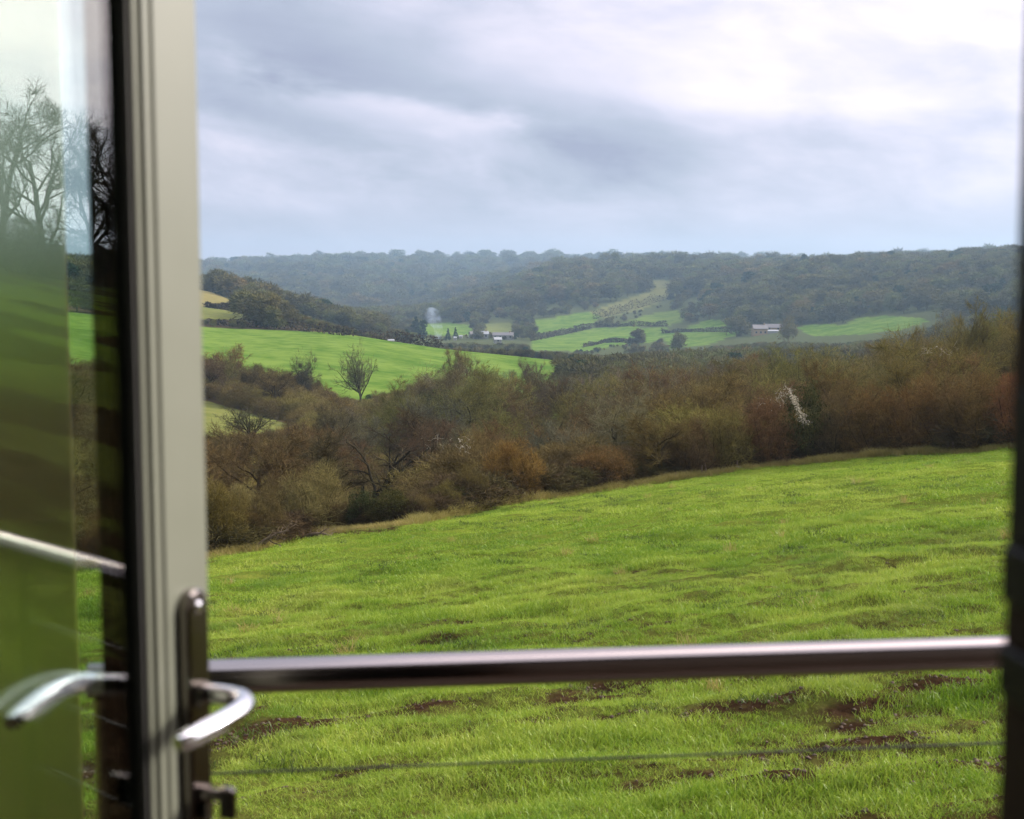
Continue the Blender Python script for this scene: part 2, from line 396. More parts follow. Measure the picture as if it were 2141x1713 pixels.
KIND_I = {'green': (1, 0), 'green2': (.8, .1), 'meadow': (.6, .4), 'tan': (0, 1), 'tan2': (.45, .6)}
def cover(X, Y, Z, grow=0.0):
    """(grass, straw) weights of the ground cover beyond the hedge"""
    px, py = project(np.stack([X, Y, Z], -1)); d = np.hypot(X, Y)
    g = np.zeros(X.shape); s = np.zeros(X.shape)
    wob = (fbm(X/25, Y/25, 60, 2)-.5)*8
    for poly, d0, d1, kind in FIELDS:
        ins = inpoly(px+wob, py+wob*.3, poly) & (d > d0) & (d < d1) & (Y > 0)
        a, b = KIND_I[kind]; g = np.where(ins, a, g); s = np.where(ins, b, s)
    return g, s

def build_ground():
    azs = np.concatenate([np.arange(-180, -30, 2.5), np.arange(-30, -20, .5), np.arange(-20, 24, .14), np.arange(24, 64, .5), np.arange(64, 180.1, 2.5)])
    ds = np.concatenate([[.02, .5, 1.2, 2.2, 3.5, 5, 6.2], np.exp(np.linspace(math.log(7), math.log(110), 520)), np.exp(np.linspace(math.log(111.5), math.log(6000), 330))])
    A, D = np.meshgrid(np.radians(azs), ds); X, Y = D*np.sin(A), D*np.cos(A)
    Z = height(X, Y, True); na = len(azs)
    i, j = np.meshgrid(np.arange(len(ds)-1), np.arange(na-1), indexing='ij'); b = i*na+j
    Q = np.stack([b, b+1, b+na+1, b+na], -1).reshape(-1, 4)[:, ::-1]
    me = mesh_np('ground', np.stack([X, Y, Z], -1), Q=Q, smooth=True)
    d = np.hypot(X, Y); dh = hedge_d(np.degrees(np.arctan2(X, Y)))
    near = (d < dh + .3)
    g, s = cover(X, Y, height(X, Y))
    g = np.where(near, 1, g); s = np.where(near, 0, s)
    so = np.where(near, soil(X, Y), 0)
    # the churned strip by the left end of the hedge
    px, py = project(np.stack([X, Y, Z], -1))
    strip = churned(X, Y)
    so = np.maximum(so, strip); 
    wcol = np.stack([g, s, so, near*1.0], -1).reshape(-1, 4).astype(np.float32)
    at = me.color_attributes.new('cover', 'FLOAT_COLOR', 'POINT'); at.data.foreach_set('color', wcol.ravel())
    m, t, out = mat('ground')
    a = t.node('ShaderNodeAttribute', attribute_name='cover'); sp = t.n.new('ShaderNodeSeparateColor'); t.l.new(a.outputs['Color'], sp.inputs[0])
    P = t.n.new('ShaderNodeNewGeometry').outputs['Position']
    fine = t.noise(P, 9, 6, .7); mid = t.noise(P, .8, 5, .6); big = t.noise(P, .035, 4, .6); pat = t.noise(P, .22, 4, .6)
    grass = t.ramp(t.m('ADD', t.m('MULTIPLY', fine, .35), t.m('ADD', t.m('MULTIPLY', mid, .35), t.m('MULTIPLY', pat, .30))),
                   [(.30, (.055, .095, .010)), (.45, (.105, .160, .016)), (.58, (.165, .215, .024)), (.72, (.22, .225, .05))])
    grass = t.mix(t.m('MULTIPLY', t.step(big, .45, .7), .5), grass, (.105, .17, .022, 1))
    straw = t.ramp(t.m('ADD', t.m('MULTIPLY', mid, .5), t.m('MULTIPLY', pat, .5)), [(.3, (.13, .13, .04)), (.6, (.20, .165, .065))])
    earth = t.ramp(fine, [(.3, (.018, .010, .006)), (.55, (.042, .024, .012)), (.75, (.08, .052, .027))])
    floor = t.ramp(t.m('ADD', t.m('MULTIPLY', fine, .5), t.m('MULTIPLY', mid, .5)), [(.3, (.03, .022, .012)), (.6, (.075, .055, .028)), (.8, (.06, .07, .02))])
    lp = t.node('ShaderNodeVectorMath', operation='LENGTH', inp={0: P}).outputs['Value']
    thatch = t.ramp(fine, [(.3, (.040, .030, .012)), (.55, (.085, .075, .022)), (.75, (.12, .13, .03))])
    grass = t.mix(t.m('SUBTRACT', .75, t.m('MULTIPLY', t.step(lp, 16.0, 45.0), .60)), grass, t.mix(t.step(lp, 80.0, 90.0), thatch, grass))
    far_grass = t.mix(t.step(t.m('ADD', t.m('MULTIPLY', pat, .5), t.m('MULTIPLY', t.noise(P, .05, 4, .6), .5)), .36, .62), (.058, .120, .012, 1), (.130, .195, .032, 1))
    grass = t.mix(t.step(lp, 100.0, 140.0), grass, far_grass)
    floor = t.mix(t.step(lp, 450.0, 600.0), floor, t.mix(mid, (.045, .055, .020, 1), (.095, .105, .040, 1)))
    c = t.mix(sp.outputs[0], floor, grass); c = t.mix(sp.outputs[1], c, straw); c = t.mix(sp.outputs[2], c, earth)
    bmp = t.node('ShaderNodeBump', inp={'Strength': .8, 'Distance': .05, 'Height': fine})
    d_ = t.node('ShaderNodeBsdfDiffuse', inp={'Color': c, 'Roughness': .6, 'Normal': bmp.outputs[0]})
    t.l.new(d_.outputs[0], out.inputs[0])
    obj('ground', me, m, kind='structure')
build_ground()

# ------------------------------------------------------------------ plants
rng = np.random.default_rng(7)
def nrm(v): return v / np.maximum(np.linalg.norm(v, axis=-1, keepdims=True), 1e-9)
def polylines(o, d, L, k, wander, trop, rg):
    """o, d: (n,3) start and direction, L (n,) length -> (n,k,3)"""
    P = np.zeros((len(o), k, 3)); P[:, 0] = o; d = nrm(d)
    for i in range(1, k):
        d = nrm(d + rg.normal(0, wander, d.shape) + np.array([0, 0, trop])); P[:, i] = P[:, i-1] + d*(L/(k-1))[:, None]
    return P
def sprout(P, Rr, c, t0, t1, ang, lf, k, wander, trop, rf, rg, lj=.3, taper=.5):
    n, kk, _ = P.shape; t = t0 + (t1-t0)*(np.arange(c)[None]+rg.random((n, c)))/c
    u = t*(kk-1); i = np.minimum(u.astype(int), kk-2); f = u-i; row = np.arange(n)[:, None]
    o = P[row, i]*(1-f[..., None]) + P[row, i+1]*f[..., None]; tan = nrm(P[row, i+1]-P[row, i])
    r = Rr[row, i]*(1-f)+Rr[row, i+1]*f
    a = np.radians(ang[0] + (ang[1]-ang[0])*rg.random((n, c)))
    side = nrm(np.cross(tan, rg.normal(0, 1, tan.shape)))
    d = tan*np.cos(a)[..., None] + side*np.sin(a)[..., None]
    plen = np.linalg.norm(np.diff(P, axis=1), axis=2).sum(1)
    L = plen[:, None]*lf*(1-taper*t)*(1+lj*rg.normal(0, 1, (n, c)).clip(-1.5, 1.5))
    C = polylines(o.reshape(-1, 3), d.reshape(-1, 3), L.reshape(-1), k, wander, trop, rg)
    cr = (r*rf).reshape(-1, 1)*np.linspace(1, .35, k)[None]
    return C, cr
def tubes(P, Rr, s):
    n, k, _ = P.shape; tan = np.gradient(P, axis=1); tan = nrm(tan)
    ref = np.where(np.abs(tan[..., 2:3]) < .8, np.array([0, 0, 1.]), np.array([1., 0, 0])); a = nrm(np.cross(tan, ref)); b = np.cross(tan, a)
    th = np.arange(s)*2*np.pi/s
    V = P[:, :, None] + Rr[:, :, None, None]*(a[:, :, None]*np.cos(th)[None, None, :, None] + b[:, :, None]*np.sin(th)[None, None, :, None])
    base = (np.arange(n)*k*s)[:, None, None] + (np.arange(k-1)*s)[None, :, None] + np.arange(s)[None, None]
    nx = (np.arange(n)*k*s)[:, None, None] + (np.arange(k-1)*s)[None, :, None] + ((np.arange(s)+1) % s)[None, None]
    Q = np.stack([base, nx, nx+s, base+s], -1).reshape(-1, 4)
    return V.reshape(-1, 3), Q
def twigs(P, c, lf, w, ang, rg, up=.2, env=None, bend=True):
    """many thin tapering shoots along the last branches: two-triangle slivers with a kink"""
    n, kk, _ = P.shape; t = rg.random((n, c)); u = t*(kk-1); i = np.minimum(u.astype(int), kk-2); f = (u-i)[..., None]; row = np.arange(n)[:, None]
    o = (P[row, i]*(1-f)+P[row, i+1]*f).reshape(-1, 3); tan = nrm(P[row, i+1]-P[row, i]).reshape(-1, 3)
    a = np.radians(ang[0]+(ang[1]-ang[0])*rg.random(len(o)))[:, None]
    d = nrm(tan*np.cos(a) + nrm(np.cross(tan, rg.normal(0, 1, tan.shape)))*np.sin(a) + np.array([0, 0, up]))
    L = lf*(.5+rg.random(len(o)))[:, None]
    m = o + d*L*.5; e = m + nrm(d + rg.normal(0, .35, d.shape))*L*.5
    if env is not None:
        ok = env(e); o, d, m, e = o[ok], d[ok], m[ok], e[ok]
    sd = nrm(np.cross(d, rg.normal(0, 1, d.shape)))*w*.5
    V = np.stack([o-sd, o+sd, m-sd*.7, m+sd*.7, e], 1); nn = len(o); b = np.arange(nn)[:, None]*5
    return V.reshape(-1, 3), np.concatenate([b+[2, 3, 4]]), np.concatenate([b+[0, 1, 3, 2]])
def join(parts):
    V, T, Q, off = [], [], [], 0
    for p in parts:
        v = p[0]; V.append(v)
        if p[1] is not None and len(p[1]): T.append(p[1]+off)
        if p[2] is not None and len(p[2]): Q.append(p[2]+off)
        off += len(v)
    return np.concatenate(V), (np.concatenate(T) if T else None), (np.concatenate(Q) if Q else None)

def lumpy(rg, c, r, amp=.25):
    ph = rg.random(6)*6.28
    def env(p):
        q = (p-c)/r; rr = np.linalg.norm(q, axis=1); th = np.arctan2(q[:, 1], q[:, 0]); el = np.arctan2(q[:, 2], np.hypot(q[:, 0], q[:, 1]))
        k = 1 + amp*(.5*np.sin(2*th+ph[0]) + .35*np.sin(4*th+3*el+ph[1]) + .4*np.sin(5*el+ph[2]+th) + .3*np.sin(7*th-4*el+ph[3]))
        return rr < k*(.9+.2*rg.random(len(rr)))
    return env

def fuzz(rg, n, C, lr, L, w, up=.3):
    """n fine shoots on the outer part of the lumps C (radii lr)"""
    k = rg.integers(0, len(C), n); d = nrm(rg.normal(0, 1, (n, 3)) + [0, 0, up]); o = C[k] + d*(lr[k]*(.30+.65*rg.random(n)**.7))[:, None]
    dr = nrm(d*.8 + rg.normal(0, .55, (n, 3)) + [0, 0, up]); l = (L*(.5+rg.random(n)))[:, None]; sd = nrm(np.cross(dr, rg.normal(0, 1, (n, 3))))*w*.5
    m = o + dr*l*.55; e = m + nrm(dr + rg.normal(0, .35, (n, 3)))*l*.45
    V = np.stack([o-sd, o+sd, m-sd*.7, m+sd*.7, e], 1); b = np.arange(n)[:, None]*5
    return V.reshape(-1, 3), b+[2, 3, 4], b+[0, 1, 3, 2]
def dome(rg, m, H, W, base):
    th = rg.random(m)*6.283; z = base + (1-base)*(.10+.74*rg.random(m)); rr = W*.68*np.sqrt(np.clip(1-((z-.48)/.58)**2, .05, 1))*rg.random(m)**.45
    return np.stack([np.cos(th)*rr, np.sin(th)*rr, z*H], 1), W*(.26+.20*rg.random(m))
def make_tree(seed, H=10.0, trunk=.34, limbs=9, spread=(30, 62), n2=8, n3=7, ntw=15, l1=.50, wander=.16, trop=.06, tw=.020, twl=.62, thick=1.0, upright=.0, fz=1900, fw=4.0, th=.62):
    rg = np.random.default_rng(seed)
    P0 = polylines(np.zeros((1, 3)), np.array([[rg.normal(0, .06), rg.normal(0, .06), 1]]), np.array([H*th]), 8, .07, .1, rg)
    R0 = (H*.030*thick*np.linspace(1, .32, 8)**.9)[None]; R0[0, 0] *= 1.4
    P1, R1 = sprout(P0, R0, limbs, trunk, .98, spread, l1/th, 7, wander, trop+upright, .62, rg, .18, .30)
    P2, R2 = sprout(P1, R1, n2, .18, 1, (28, 62), .48, 5, wander*1.1, trop*.8+upright, .60, rg, .25, .35)
    P3, R3 = sprout(P2, R2, n3, .15, 1, (25, 60), .50, 4, wander*1.2, trop*.5+upright, .62, rg, .25, .3)
    R2 = np.maximum(R2, .012); R3 = np.maximum(R3, .008)
    tr = join([(lambda v: (v[0], None, v[1]))(tubes(P0, R0, 9)), (lambda v: (v[0], None, v[1]))(tubes(P1, R1, 6))])
    v2, q2 = tubes(P2, R2, 4); v3, q3 = tubes(P3, R3, 3)
    parts = [(v2, None, q2), (v3, None, q3), twigs(P3, ntw, twl, tw, (20, 65), rg, .12)]
    if fz: C, lr = dome(rg, 16, H, fw, trunk*.8); parts.append(fuzz(rg, fz, C, lr, .55, .020))
    cr = join(parts)
    return mesh_np('trunk', tr[0], tr[1], tr[2], True), mesh_np('crown', *cr)

def make_bush(seed, H=4.0, W=2.4, stems=15, n1=7, n2=6, ntw=17, tw=.013, twl=.42, base=.35, tilt=.85, low=True, fz=9500, fl=.30):
    rg = np.random.default_rng(seed)
    th = rg.random(stems)*6.283; tl = np.sqrt(rg.random(stems))*tilt
    o = np.stack([np.cos(th)*base*rg.random(stems), np.sin(th)*base*rg.random(stems), np.zeros(stems)-.1], 1)
    d = np.stack([np.cos(th)*tl, np.sin(th)*tl, np.ones(stems)*.95], 1)
    L = H*(.62+.25*rg.random(stems))
    P0 = polylines(o, d, L, 6, .13, .02, rg); R0 = (.045*H/4*np.linspace(1, .3, 6))[None]*(0.7+.6*rg.random((stems, 1)))
    P1, R1 = sprout(P0, R0, n1, .12 if low else .35, 1, (30, 75), .50, 5, .18, .03, .5, rg, .25, .35)
    P2, R2 = sprout(P1, R1, n2, .12, 1, (25, 70), .55, 4, .2, .02, .55, rg, .3, .3)
    R1 = np.maximum(R1, .008); R2 = np.maximum(R2, .005)
    env = lumpy(rg, np.array([0, 0, H*.48]), np.array([W, W, H*.56]), .22)
    k0 = tubes(P0, R0, 6); k1 = tubes(P1, R1, 4); 
    keep = env(P2[:, -1]); P2, R2 = P2[keep], R2[keep]; k2 = tubes(P2, R2, 3)
    C, lr = dome(rg, 15, H*1.02, W*.98, .06)
    cr = join([(k1[0], None, k1[1]), (k2[0], None, k2[1]), twigs(P2, ntw, twl, tw, (20, 80), rg, .15, env), fuzz(rg, fz, C, lr, fl, tw*.95, .35)])
    return mesh_np('stem', k0[0], None, k0[1], True), mesh_np('crown', *cr)

def leaves(rg, c, size):         # small two-triangle leaf sprays at points c
    n = len(c); a = nrm(rg.normal(0, 1, (n, 3))); b = nrm(np.cross(a, rg.normal(0, 1, (n, 3)))); s = size*(.5+rg.random((n, 1)))
    V = np.stack([c-a*s, c+b*s*.45, c+a*s, c-b*s*.45], 1).reshape(-1, 3); q = np.arange(n)[:, None]*4+np.arange(4)[None]
    return V, None, q
def make_evergreen(seed, H=5.0, W=2.6, n=9000, size=.085, lumps=26, cone=0.0):
    rg = np.random.default_rng(seed)
    c = rg.random((lumps, 3)); th = c[:, 0]*6.283; z = .12+.80*c[:, 1]
    rad = W*(np.sin(np.pi*np.clip(z, .05, .95))**.6)*(.35+.5*c[:, 2]) if not cone else W*(1-z)*cone*(.5+.5*c[:, 2])
    C = np.stack([np.cos(th)*rad, np.sin(th)*rad, z*H], 1)
    lr = (W*(.30+.22*rg.random(lumps)))*(1.0 if not cone else (1.15-z)*.8)
    k = rg.integers(0, lumps, n); dirs = nrm(rg.normal(0, 1, (n, 3))); rr = (.55+.45*rg.random(n)**.6)
    pts = C[k] + dirs*(lr[k]*rr)[:, None]*np.array([1, 1, .8]); pts = pts[pts[:, 2] > .05]
    P0 = polylines(np.zeros((1, 3)), np.array([[0, 0, 1.]]), np.array([H*.8]), 6, .05, .1, rg); R0 = (H*.025*np.linspace(1, .3, 6))[None]
    v, q = tubes(P0, R0, 7)
    return mesh_np('trunk', v, None, q, True), mesh_np('crown', *leaves(rg, pts, size))

TREES = [make_tree(11), make_tree(12, limbs=11, trunk=.26), make_tree(13, spread=(38, 75), limbs=9, trunk=.3), make_tree(14, limbs=8, spread=(20, 45), upright=.08, l1=.46, wander=.12),
         make_tree(15, limbs=12, spread=(22, 50), upright=.06, trunk=.2), make_tree(16, limbs=10, trunk=.22, wander=.2)]
BUSHES = [make_bush(21), make_bush(22, stems=18, tilt=1.0), make_bush(23, stems=12, tilt=.7, n1=8), make_bush(24, stems=20, tilt=.95), make_bush(25, stems=14, tilt=.8, base=.6)]
LEAFY = [make_evergreen(31), make_evergreen(32, lumps=34, W=2.9), make_evergreen(33, H=5, W=1.7, cone=1.1, lumps=40)]
for lst in (TREES, BUSHES):
    for a, b in lst: a.materials.append(M['bark']); b.materials.append(M['twig'])
for a, b in LEAFY: a.materials.append(M['bark']); b.materials.append(M['leaf'])

def plant(name, pair, x, y, h, wscale, color, label, cat, group=None, base_h=10.0, sink=.05, lean=0.0, stem='trunk', rz=None):
    z = float(height(x, y)) - sink
    e = empty(name, (x, y, z), label=label, cat=cat, group=group)
    a = bpy.data.objects.new(stem, pair[0]); b = bpy.data.objects.new('crown', pair[1])
    s = h/base_h; rot = float(rng.random()*6.28) if rz is None else rz
    e.rotation_euler = (lean*float(rng.normal()), lean*float(rng.normal()), rot); e.scale = (s*wscale, s*wscale, s)
    for o in (a, b):
        COL.objects.link(o); o.parent = e
    b.color = (*color, 1); a.color = (*[c*.9 for c in color], 1)
    return e
def at(px, d): 
    a = R(az_of(px)); return d*math.sin(a), d*math.cos(a)

# colours of bark and twig in the wood
OLIVE, BROWN, RUST, ORANGE, GREYB, TAN, DARK = (.145, .118, .036), (.135, .098, .038), (.165, .098, .036), (.205, .135, .036), (.125, .108, .062), (.20, .160, .065), (.092, .066, .030)
MOSS, HOLLY, IVY = (.145, .135, .036), (.048, .056, .020), (.062, .064, .020)
def jit(c, a=.15): k = 1+a*rng.normal(); return tuple(float(v*k*(1+.06*rng.normal())) for v in c)

def hedge_dist(px): return float(hedge_d(az_of(px)))
def hedge_bush(px, top, wpx, kind, color, label, back=.75, name='hedge_bush', cat='bush', group='bushes along the field hedge'):
    d = hedge_dist(px) + back; x, y = at(px, d); zg = float(height(x, y)); h = max(1.0, z_at(px, top, d) - zg)
    w = wpx/FPX*d
    if kind == 'bush':
        p = BUSHES[int(rng.integers(len(BUSHES)))]; ws = (w/6.3)/(h/5.1)
        return plant(name, p, x, y, h, ws, color, label, cat, group, base_h=5.1, stem='stem')
    if kind == 'tree':
        p = TREES[int(rng.integers(len(TREES)))]; ws = (w/8.6)/(h/10.4)
        return plant(name, p, x, y, h, ws, color, label, cat, group, base_h=10.4)
    p = LEAFY[int(rng.integers(2))]; ws = (w/6.4)/(h/5.2)
    return plant(name, p, x, y, h, ws, color, label, cat, group, base_h=5.2, stem='stem')

HB = [  # px, top, width px, build, colour, label
 (445, 950, 190, 'bush', OLIVE, 'olive brown bush beside the grey door frame at the left end of the hedge'),
 (540, 985, 150, 'bush', BROWN, 'dull brown bush between the door frame bush and the rounded tan bush'),
 (648, 928, 230, 'bush', TAN, 'large rounded tan and olive bush left of the gnarled bare oak'),
 (500, 1040, 150, 'bush', DARK, 'low dark brown thicket at the hedge foot above the cleared earth'),
 (700, 1035, 110, 'bush', BROWN, 'low brown bush at the right foot of the rounded tan bush'),
 (755, 1022, 100, 'leafy', HOLLY, 'low dark green bramble clump just left of the gnarled oak'),
 (815, 1020, 105, 'leafy', IVY, 'low green bramble clump right in front of the gnarled oak'),
 (875, 1015, 105, 'bush', BROWN, 'low brown hedge bush in front and right of the gnarled oak'),
 (930, 985, 110, 'bush', OLIVE, 'low olive bush with pale tips left of the round orange bush'),
 (985, 945, 130, 'bush', BROWN, 'brown bush touching the left side of the round orange bush'),
 (960, 1022, 80, 'leafy', IVY, 'dark green bramble mound at the foot of the hedge left of the round bush'),
 (1075, 880, 205, 'bush', ORANGE, 'round orange and olive bush standing up from the middle of the hedge'),
 (1150, 985, 100, 'leafy', IVY, 'green brown bramble right of the round orange bush'),
 (1190, 965, 90, 'bush', DARK, 'small dark bush between the round orange bush and the wide rust bush'),
 (1255, 905, 220, 'bush', RUST, 'wide low rust brown bush in the middle right of the hedge'),
 (1330, 935, 110, 'bush', BROWN, 'brown bush filling the gap right of the wide rust bush'),
 (1388, 850, 190, 'tree', BROWN, 'spreading brown hedge tree with dark forked stems above the small posts'),
 (1450, 835, 170, 'bush', BROWN, 'tall brown hedge bush just right of the forked hedge tree'),
 (1520, 815, 190, 'bush', OLIVE, 'tall olive hedge bush left of the one with silver seed heads'),
 (1610, 795, 210, 'bush', RUST, 'tall reddish bush that carries the white seed heads'),
 (1560, 890, 130, 'bush', DARK, 'dark low bush in front of the tall olive bush'),
 (1690, 800, 120, 'leafy', IVY, 'ivy green bush rising between two reddish bushes'),
 (1700, 905, 150, 'bush', DARK, 'dark brown bush sloping down beside the white seed heads'),
 (1760, 780, 160, 'bush', BROWN, 'brown bush right of the ivy green bush'),
 (1830, 765, 200, 'bush', RUST, 'broad reddish brown bush with pale tips on its crown'),
 (1800, 880, 150, 'bush', BROWN, 'lower brown bush in front of the broad reddish bush'),
 (1920, 745, 200, 'bush', RUST, 'tall reddish bush below the tall bare trees on the right'),
 (1900, 860, 170, 'bush', DARK, 'low dark reddish bush in the right part of the hedge'),
 (1985, 750, 180, 'bush', BROWN, 'tall brown bush close to the dark door jamb'),
 (2060, 735, 210, 'bush', RUST, 'tall reddish bush nearest to the dark door jamb'),
 (2030, 850, 180, 'bush', BROWN, 'lower brown bush by the dark door jamb'),
 (2150, 730, 210, 'bush', RUST, 'reddish bush partly behind the dark door jamb'),
 (330, 985, 180, 'bush', OLIVE, 'olive bush hidden partly behind the grey door stile'),
 (190, 1040, 120, 'bush', RUST, 'low reddish bush seen through the door glass'),
 (90, 1010, 170, 'bush', BROWN, 'brown bush seen dimly through the left of the door glass'),
]
for px, top, w, kind, colr, lab in HB: hedge_bush(px, top, w, kind, jit(colr, .06), lab)
# a second row that closes the hedge behind the first
for px in range(1220, 2230, 62):
    hedge_bush(px, float(np.interp(px, [1220, 1400, 1600, 1800, 2100], [950, 880, 850, 825, 805])) + float(rng.normal()*10), 170, 'bush', jit([DARK, BROWN, DARK, OLIVE][int(rng.integers(4))], .12),
               'bare brown bush in the second row behind the right half of the field hedge', back=4.5+float(rng.random()*2), name='hedge_bush', group='bushes in the second row of the hedge')
for px in range(420, 1210, 75):
    hedge_bush(px, float(np.interp(px, [420, 640, 690, 870, 1000, 1200], [985, 965, 1030, 1030, 985, 965])) + float(rng.normal()*9), 150, 'bush', jit([BROWN, OLIVE, DARK, TAN][int(rng.integers(4))], .12),
               'bare low bush in the second row behind the left half of the field hedge', back=5+float(rng.random()*3), name='hedge_bush', group='bushes in the second row of the hedge')

# the gnarled bare oak behind the low part of the hedge
GN = make_tree(55, th=.34, limbs=9, trunk=.25, spread=(22, 80), n2=7, n3=5, ntw=4, l1=.64, wander=.36, trop=.10, tw=.020, twl=.45, thick=1.55, fz=0)
GN[0].materials.append(M['bark']); GN[1].materials.append(M['twig'])
x, y = at(775, 63); zg = float(height(x, y)); h = z_at(775, 872, 63) - zg
plant('gnarled_oak', GN, x, y, h*1.05, .95, (.065, .055, .032), 'gnarled leafless oak with twisting dark limbs behind the low hedge', 'tree', base_h=8.8)

# ---- the wood in the valley between the hedge and the hill field
TOPX = [100, 300, 430, 500, 570, 650, 700, 760, 800, 850, 915, 935, 985, 1010, 1080, 1170, 1300, 1500, 1700, 1850, 1930, 2000, 2110, 2300]
TOPY = [730, 735, 728, 745, 752, 770, 808, 815, 800, 772, 745, 724, 724, 745, 752, 752, 738, 722, 712, 700, 672, 650, 640, 632]
def top_limit(px): return float(np.interp(px, TOPX, TOPY))
mid = []
tries = 0
while len(mid) < 236 and tries < 60000:
    tries += 1
    a = -22 + 46*rng.random(); dh = float(hedge_d(a)); d = dh + 9 + (235-dh)*rng.random()**1.0
    x, y = d*math.sin(R(a)), d*math.cos(R(a)); r = 2.8 + d*.0215
    px = CXP + FPX*math.tan(R(a))*.995
    if any((x-u)**2+(y-v)**2 < ((r+rr)/2)**2 for u, v, rr, *_ in mid): continue
    zg = float(height(x, y)); g, s = cover(np.array([x]), np.array([y]), np.array([zg]))
    if g[0]+s[0] > 0: continue
    if 670 < px < 890 and d < 82: continue                      # the gap round the gnarled oak
    lim = z_at(px, top_limit(px) + abs(rng.normal())*22, d) - zg
    if 200 < px < 620 and d < 165: lim = min(lim, z_at(px, 893 if px > 400 else 900, d) - zg + rng.random()*1.2)   # keeps the small meadow in view
    h = min(7.5 + 5*rng.random() + d*.012, lim)
    if d < 110 and px < 1250: h = min(h, z_at(px, 850+abs(rng.normal()*25), d)-zg)
    if h < 2.6: continue
    mid.append((x, y, r, px, d, h))
for x, y, r, px, d, h in mid:
    u = rng.random()
    if px > 1850: c = [OLIVE, BROWN, MOSS][int(rng.integers(3))]; reg = 'right'
    elif px > 1250: c = [OLIVE, MOSS, BROWN, GREYB][int(rng.integers(4))]; reg = 'centre'
    elif px > 700: c = [BROWN, GREYB, OLIVE, DARK, MOSS][int(rng.integers(5))]; reg = 'middle'
    else: c = [BROWN, DARK, OLIVE, (.12, .088, .040)][int(rng.integers(4))]; reg = 'left'
    lab = {'right': 'tall bare tree in the wood behind the reddish end of the hedge', 'centre': 'bare olive and brown tree in the valley wood behind the tall hedge bushes',
           'middle': 'bare tree in the valley wood between the low hedge and the bright hill field', 'left': 'bare brown tree in the wood beside the grey door stile'}[reg]
    if u < .045:
        plant('evergreen_tree', LEAFY[int(rng.integers(3))], x, y, h*.7, .9, jit(HOLLY, .2), 'dark evergreen among the bare trees of the valley wood', 'tree', 'evergreens in the valley wood', base_h=5.2)
    else:
        p = TREES[int(rng.integers(len(TREES)))]
        if h < 4.5: p = BUSHES[int(rng.integers(len(BUSHES)))]; bh = 5.1
        else: bh = 11.0
        plant('bare_tree', p, x, y, h, (1.0+.25*rng.random())*(1 if bh > 5 else 1.1), jit(c), lab, 'tree', 'bare trees in the valley wood: ' + reg, base_h=bh)

# named trees of the middle distance
def lone(px, py_base, top, d, pair, wpx, color, label, bh=10.4, bw=8.6, name='bare_tree', cat='tree'):
    x, y = at(px, d); zg = float(height(x, y)); h = z_at(px, top, d) - zg
    return plant(name, pair, x, y, h, (wpx/FPX*d/bw)/(h/bh), color, label, cat, base_h=bh)
LONE = make_tree(61, th=.34, limbs=13, trunk=.42, spread=(5, 62), n2=8, n3=6, ntw=8, l1=.66, wander=.10, trop=.02, upright=.03, tw=.035, twl=.6, thick=1.2, fz=0)
LONE[0].materials.append(M['bark']); LONE[1].materials.append(M['twig'])
lone(752, 800, 726, 235, LONE, 90, (.115, .115, .05), 'lone fan shaped bare tree standing out against the bright hill field', bh=9.3, bw=9.5)
lone(632, 800, 724, 225, TREES[2], 70, (.085, .075, .04), 'dark topped tree rising above the wood left of the lone fan shaped tree')
lone(470, 800, 712, 230, TREES[1], 90, (.18, .115, .04), 'orange brown tree at the left edge of the bright hill field')
lone(945, 790, 712, 245, TREES[5], 80, OLIVE, 'olive tree just under the right tip of the bright hill field')
lone(976, 790, 716, 250, TREES[1], 62, BROWN, 'brown tree beside the olive tree under the right tip of the bright hill field')
lone(1105, 800, 742, 245, TREES[0], 70, (.10, .06, .04), 'dark brown round tree in front of the thin tip of the hill field')
lone(520, 900, 838, 140, LONE, 110, (.075, .07, .03), 'dark ivy covered tree in front of the small meadow strip', bh=10.2, bw=9)
for px, top, d, w in ((1965, 645, 100, 130), (2030, 640, 92, 150), (2095, 632, 96, 150), (1890, 668, 112, 120)):
    lone(px, 0, top, d, TREES[3 if px != 2030 else 4], w, jit(OLIVE), {1965: 'upright bare tree, second from the left of four tall ones above the reddish hedge', 2030: 'wide bare tree, third of four tall ones above the reddish hedge',
         2095: 'tall bare tree beside the dark door jamb above the hedge', 1890: 'leftmost of the four tall bare trees above the reddish hedge'}[px])
for i in range(16):
    px = 425 + 270*(i+.5)/16; d = 212 + 22*rng.random(); x, y = at(px, d); zg = float(height(x, y)); h = z_at(px, top_limit(px)+3+6*rng.random(), d)-zg
    if h > 3 and cover(np.array([x]), np.array([y]), np.array([zg]))[0][0] == 0:
        plant('bare_tree', TREES[int(rng.integers(6))], x, y, h, 1.15, jit([BROWN, DARK, OLIVE][i % 3]), 'bare brown tree in the wood beside the grey door stile', 'tree', 'bare trees in the valley wood: left', base_h=11.0)
MIRR = [make_tree(101+i, fz=0, limbs=9, n2=7, n3=6, ntw=9, spread=(25, 60), trunk=.22, l1=.5, tw=.022, thick=.8) for i in range(3)]
for a_, b_ in MIRR: a_.materials.append(M['bark']); b_.materials.append(M['twig'])
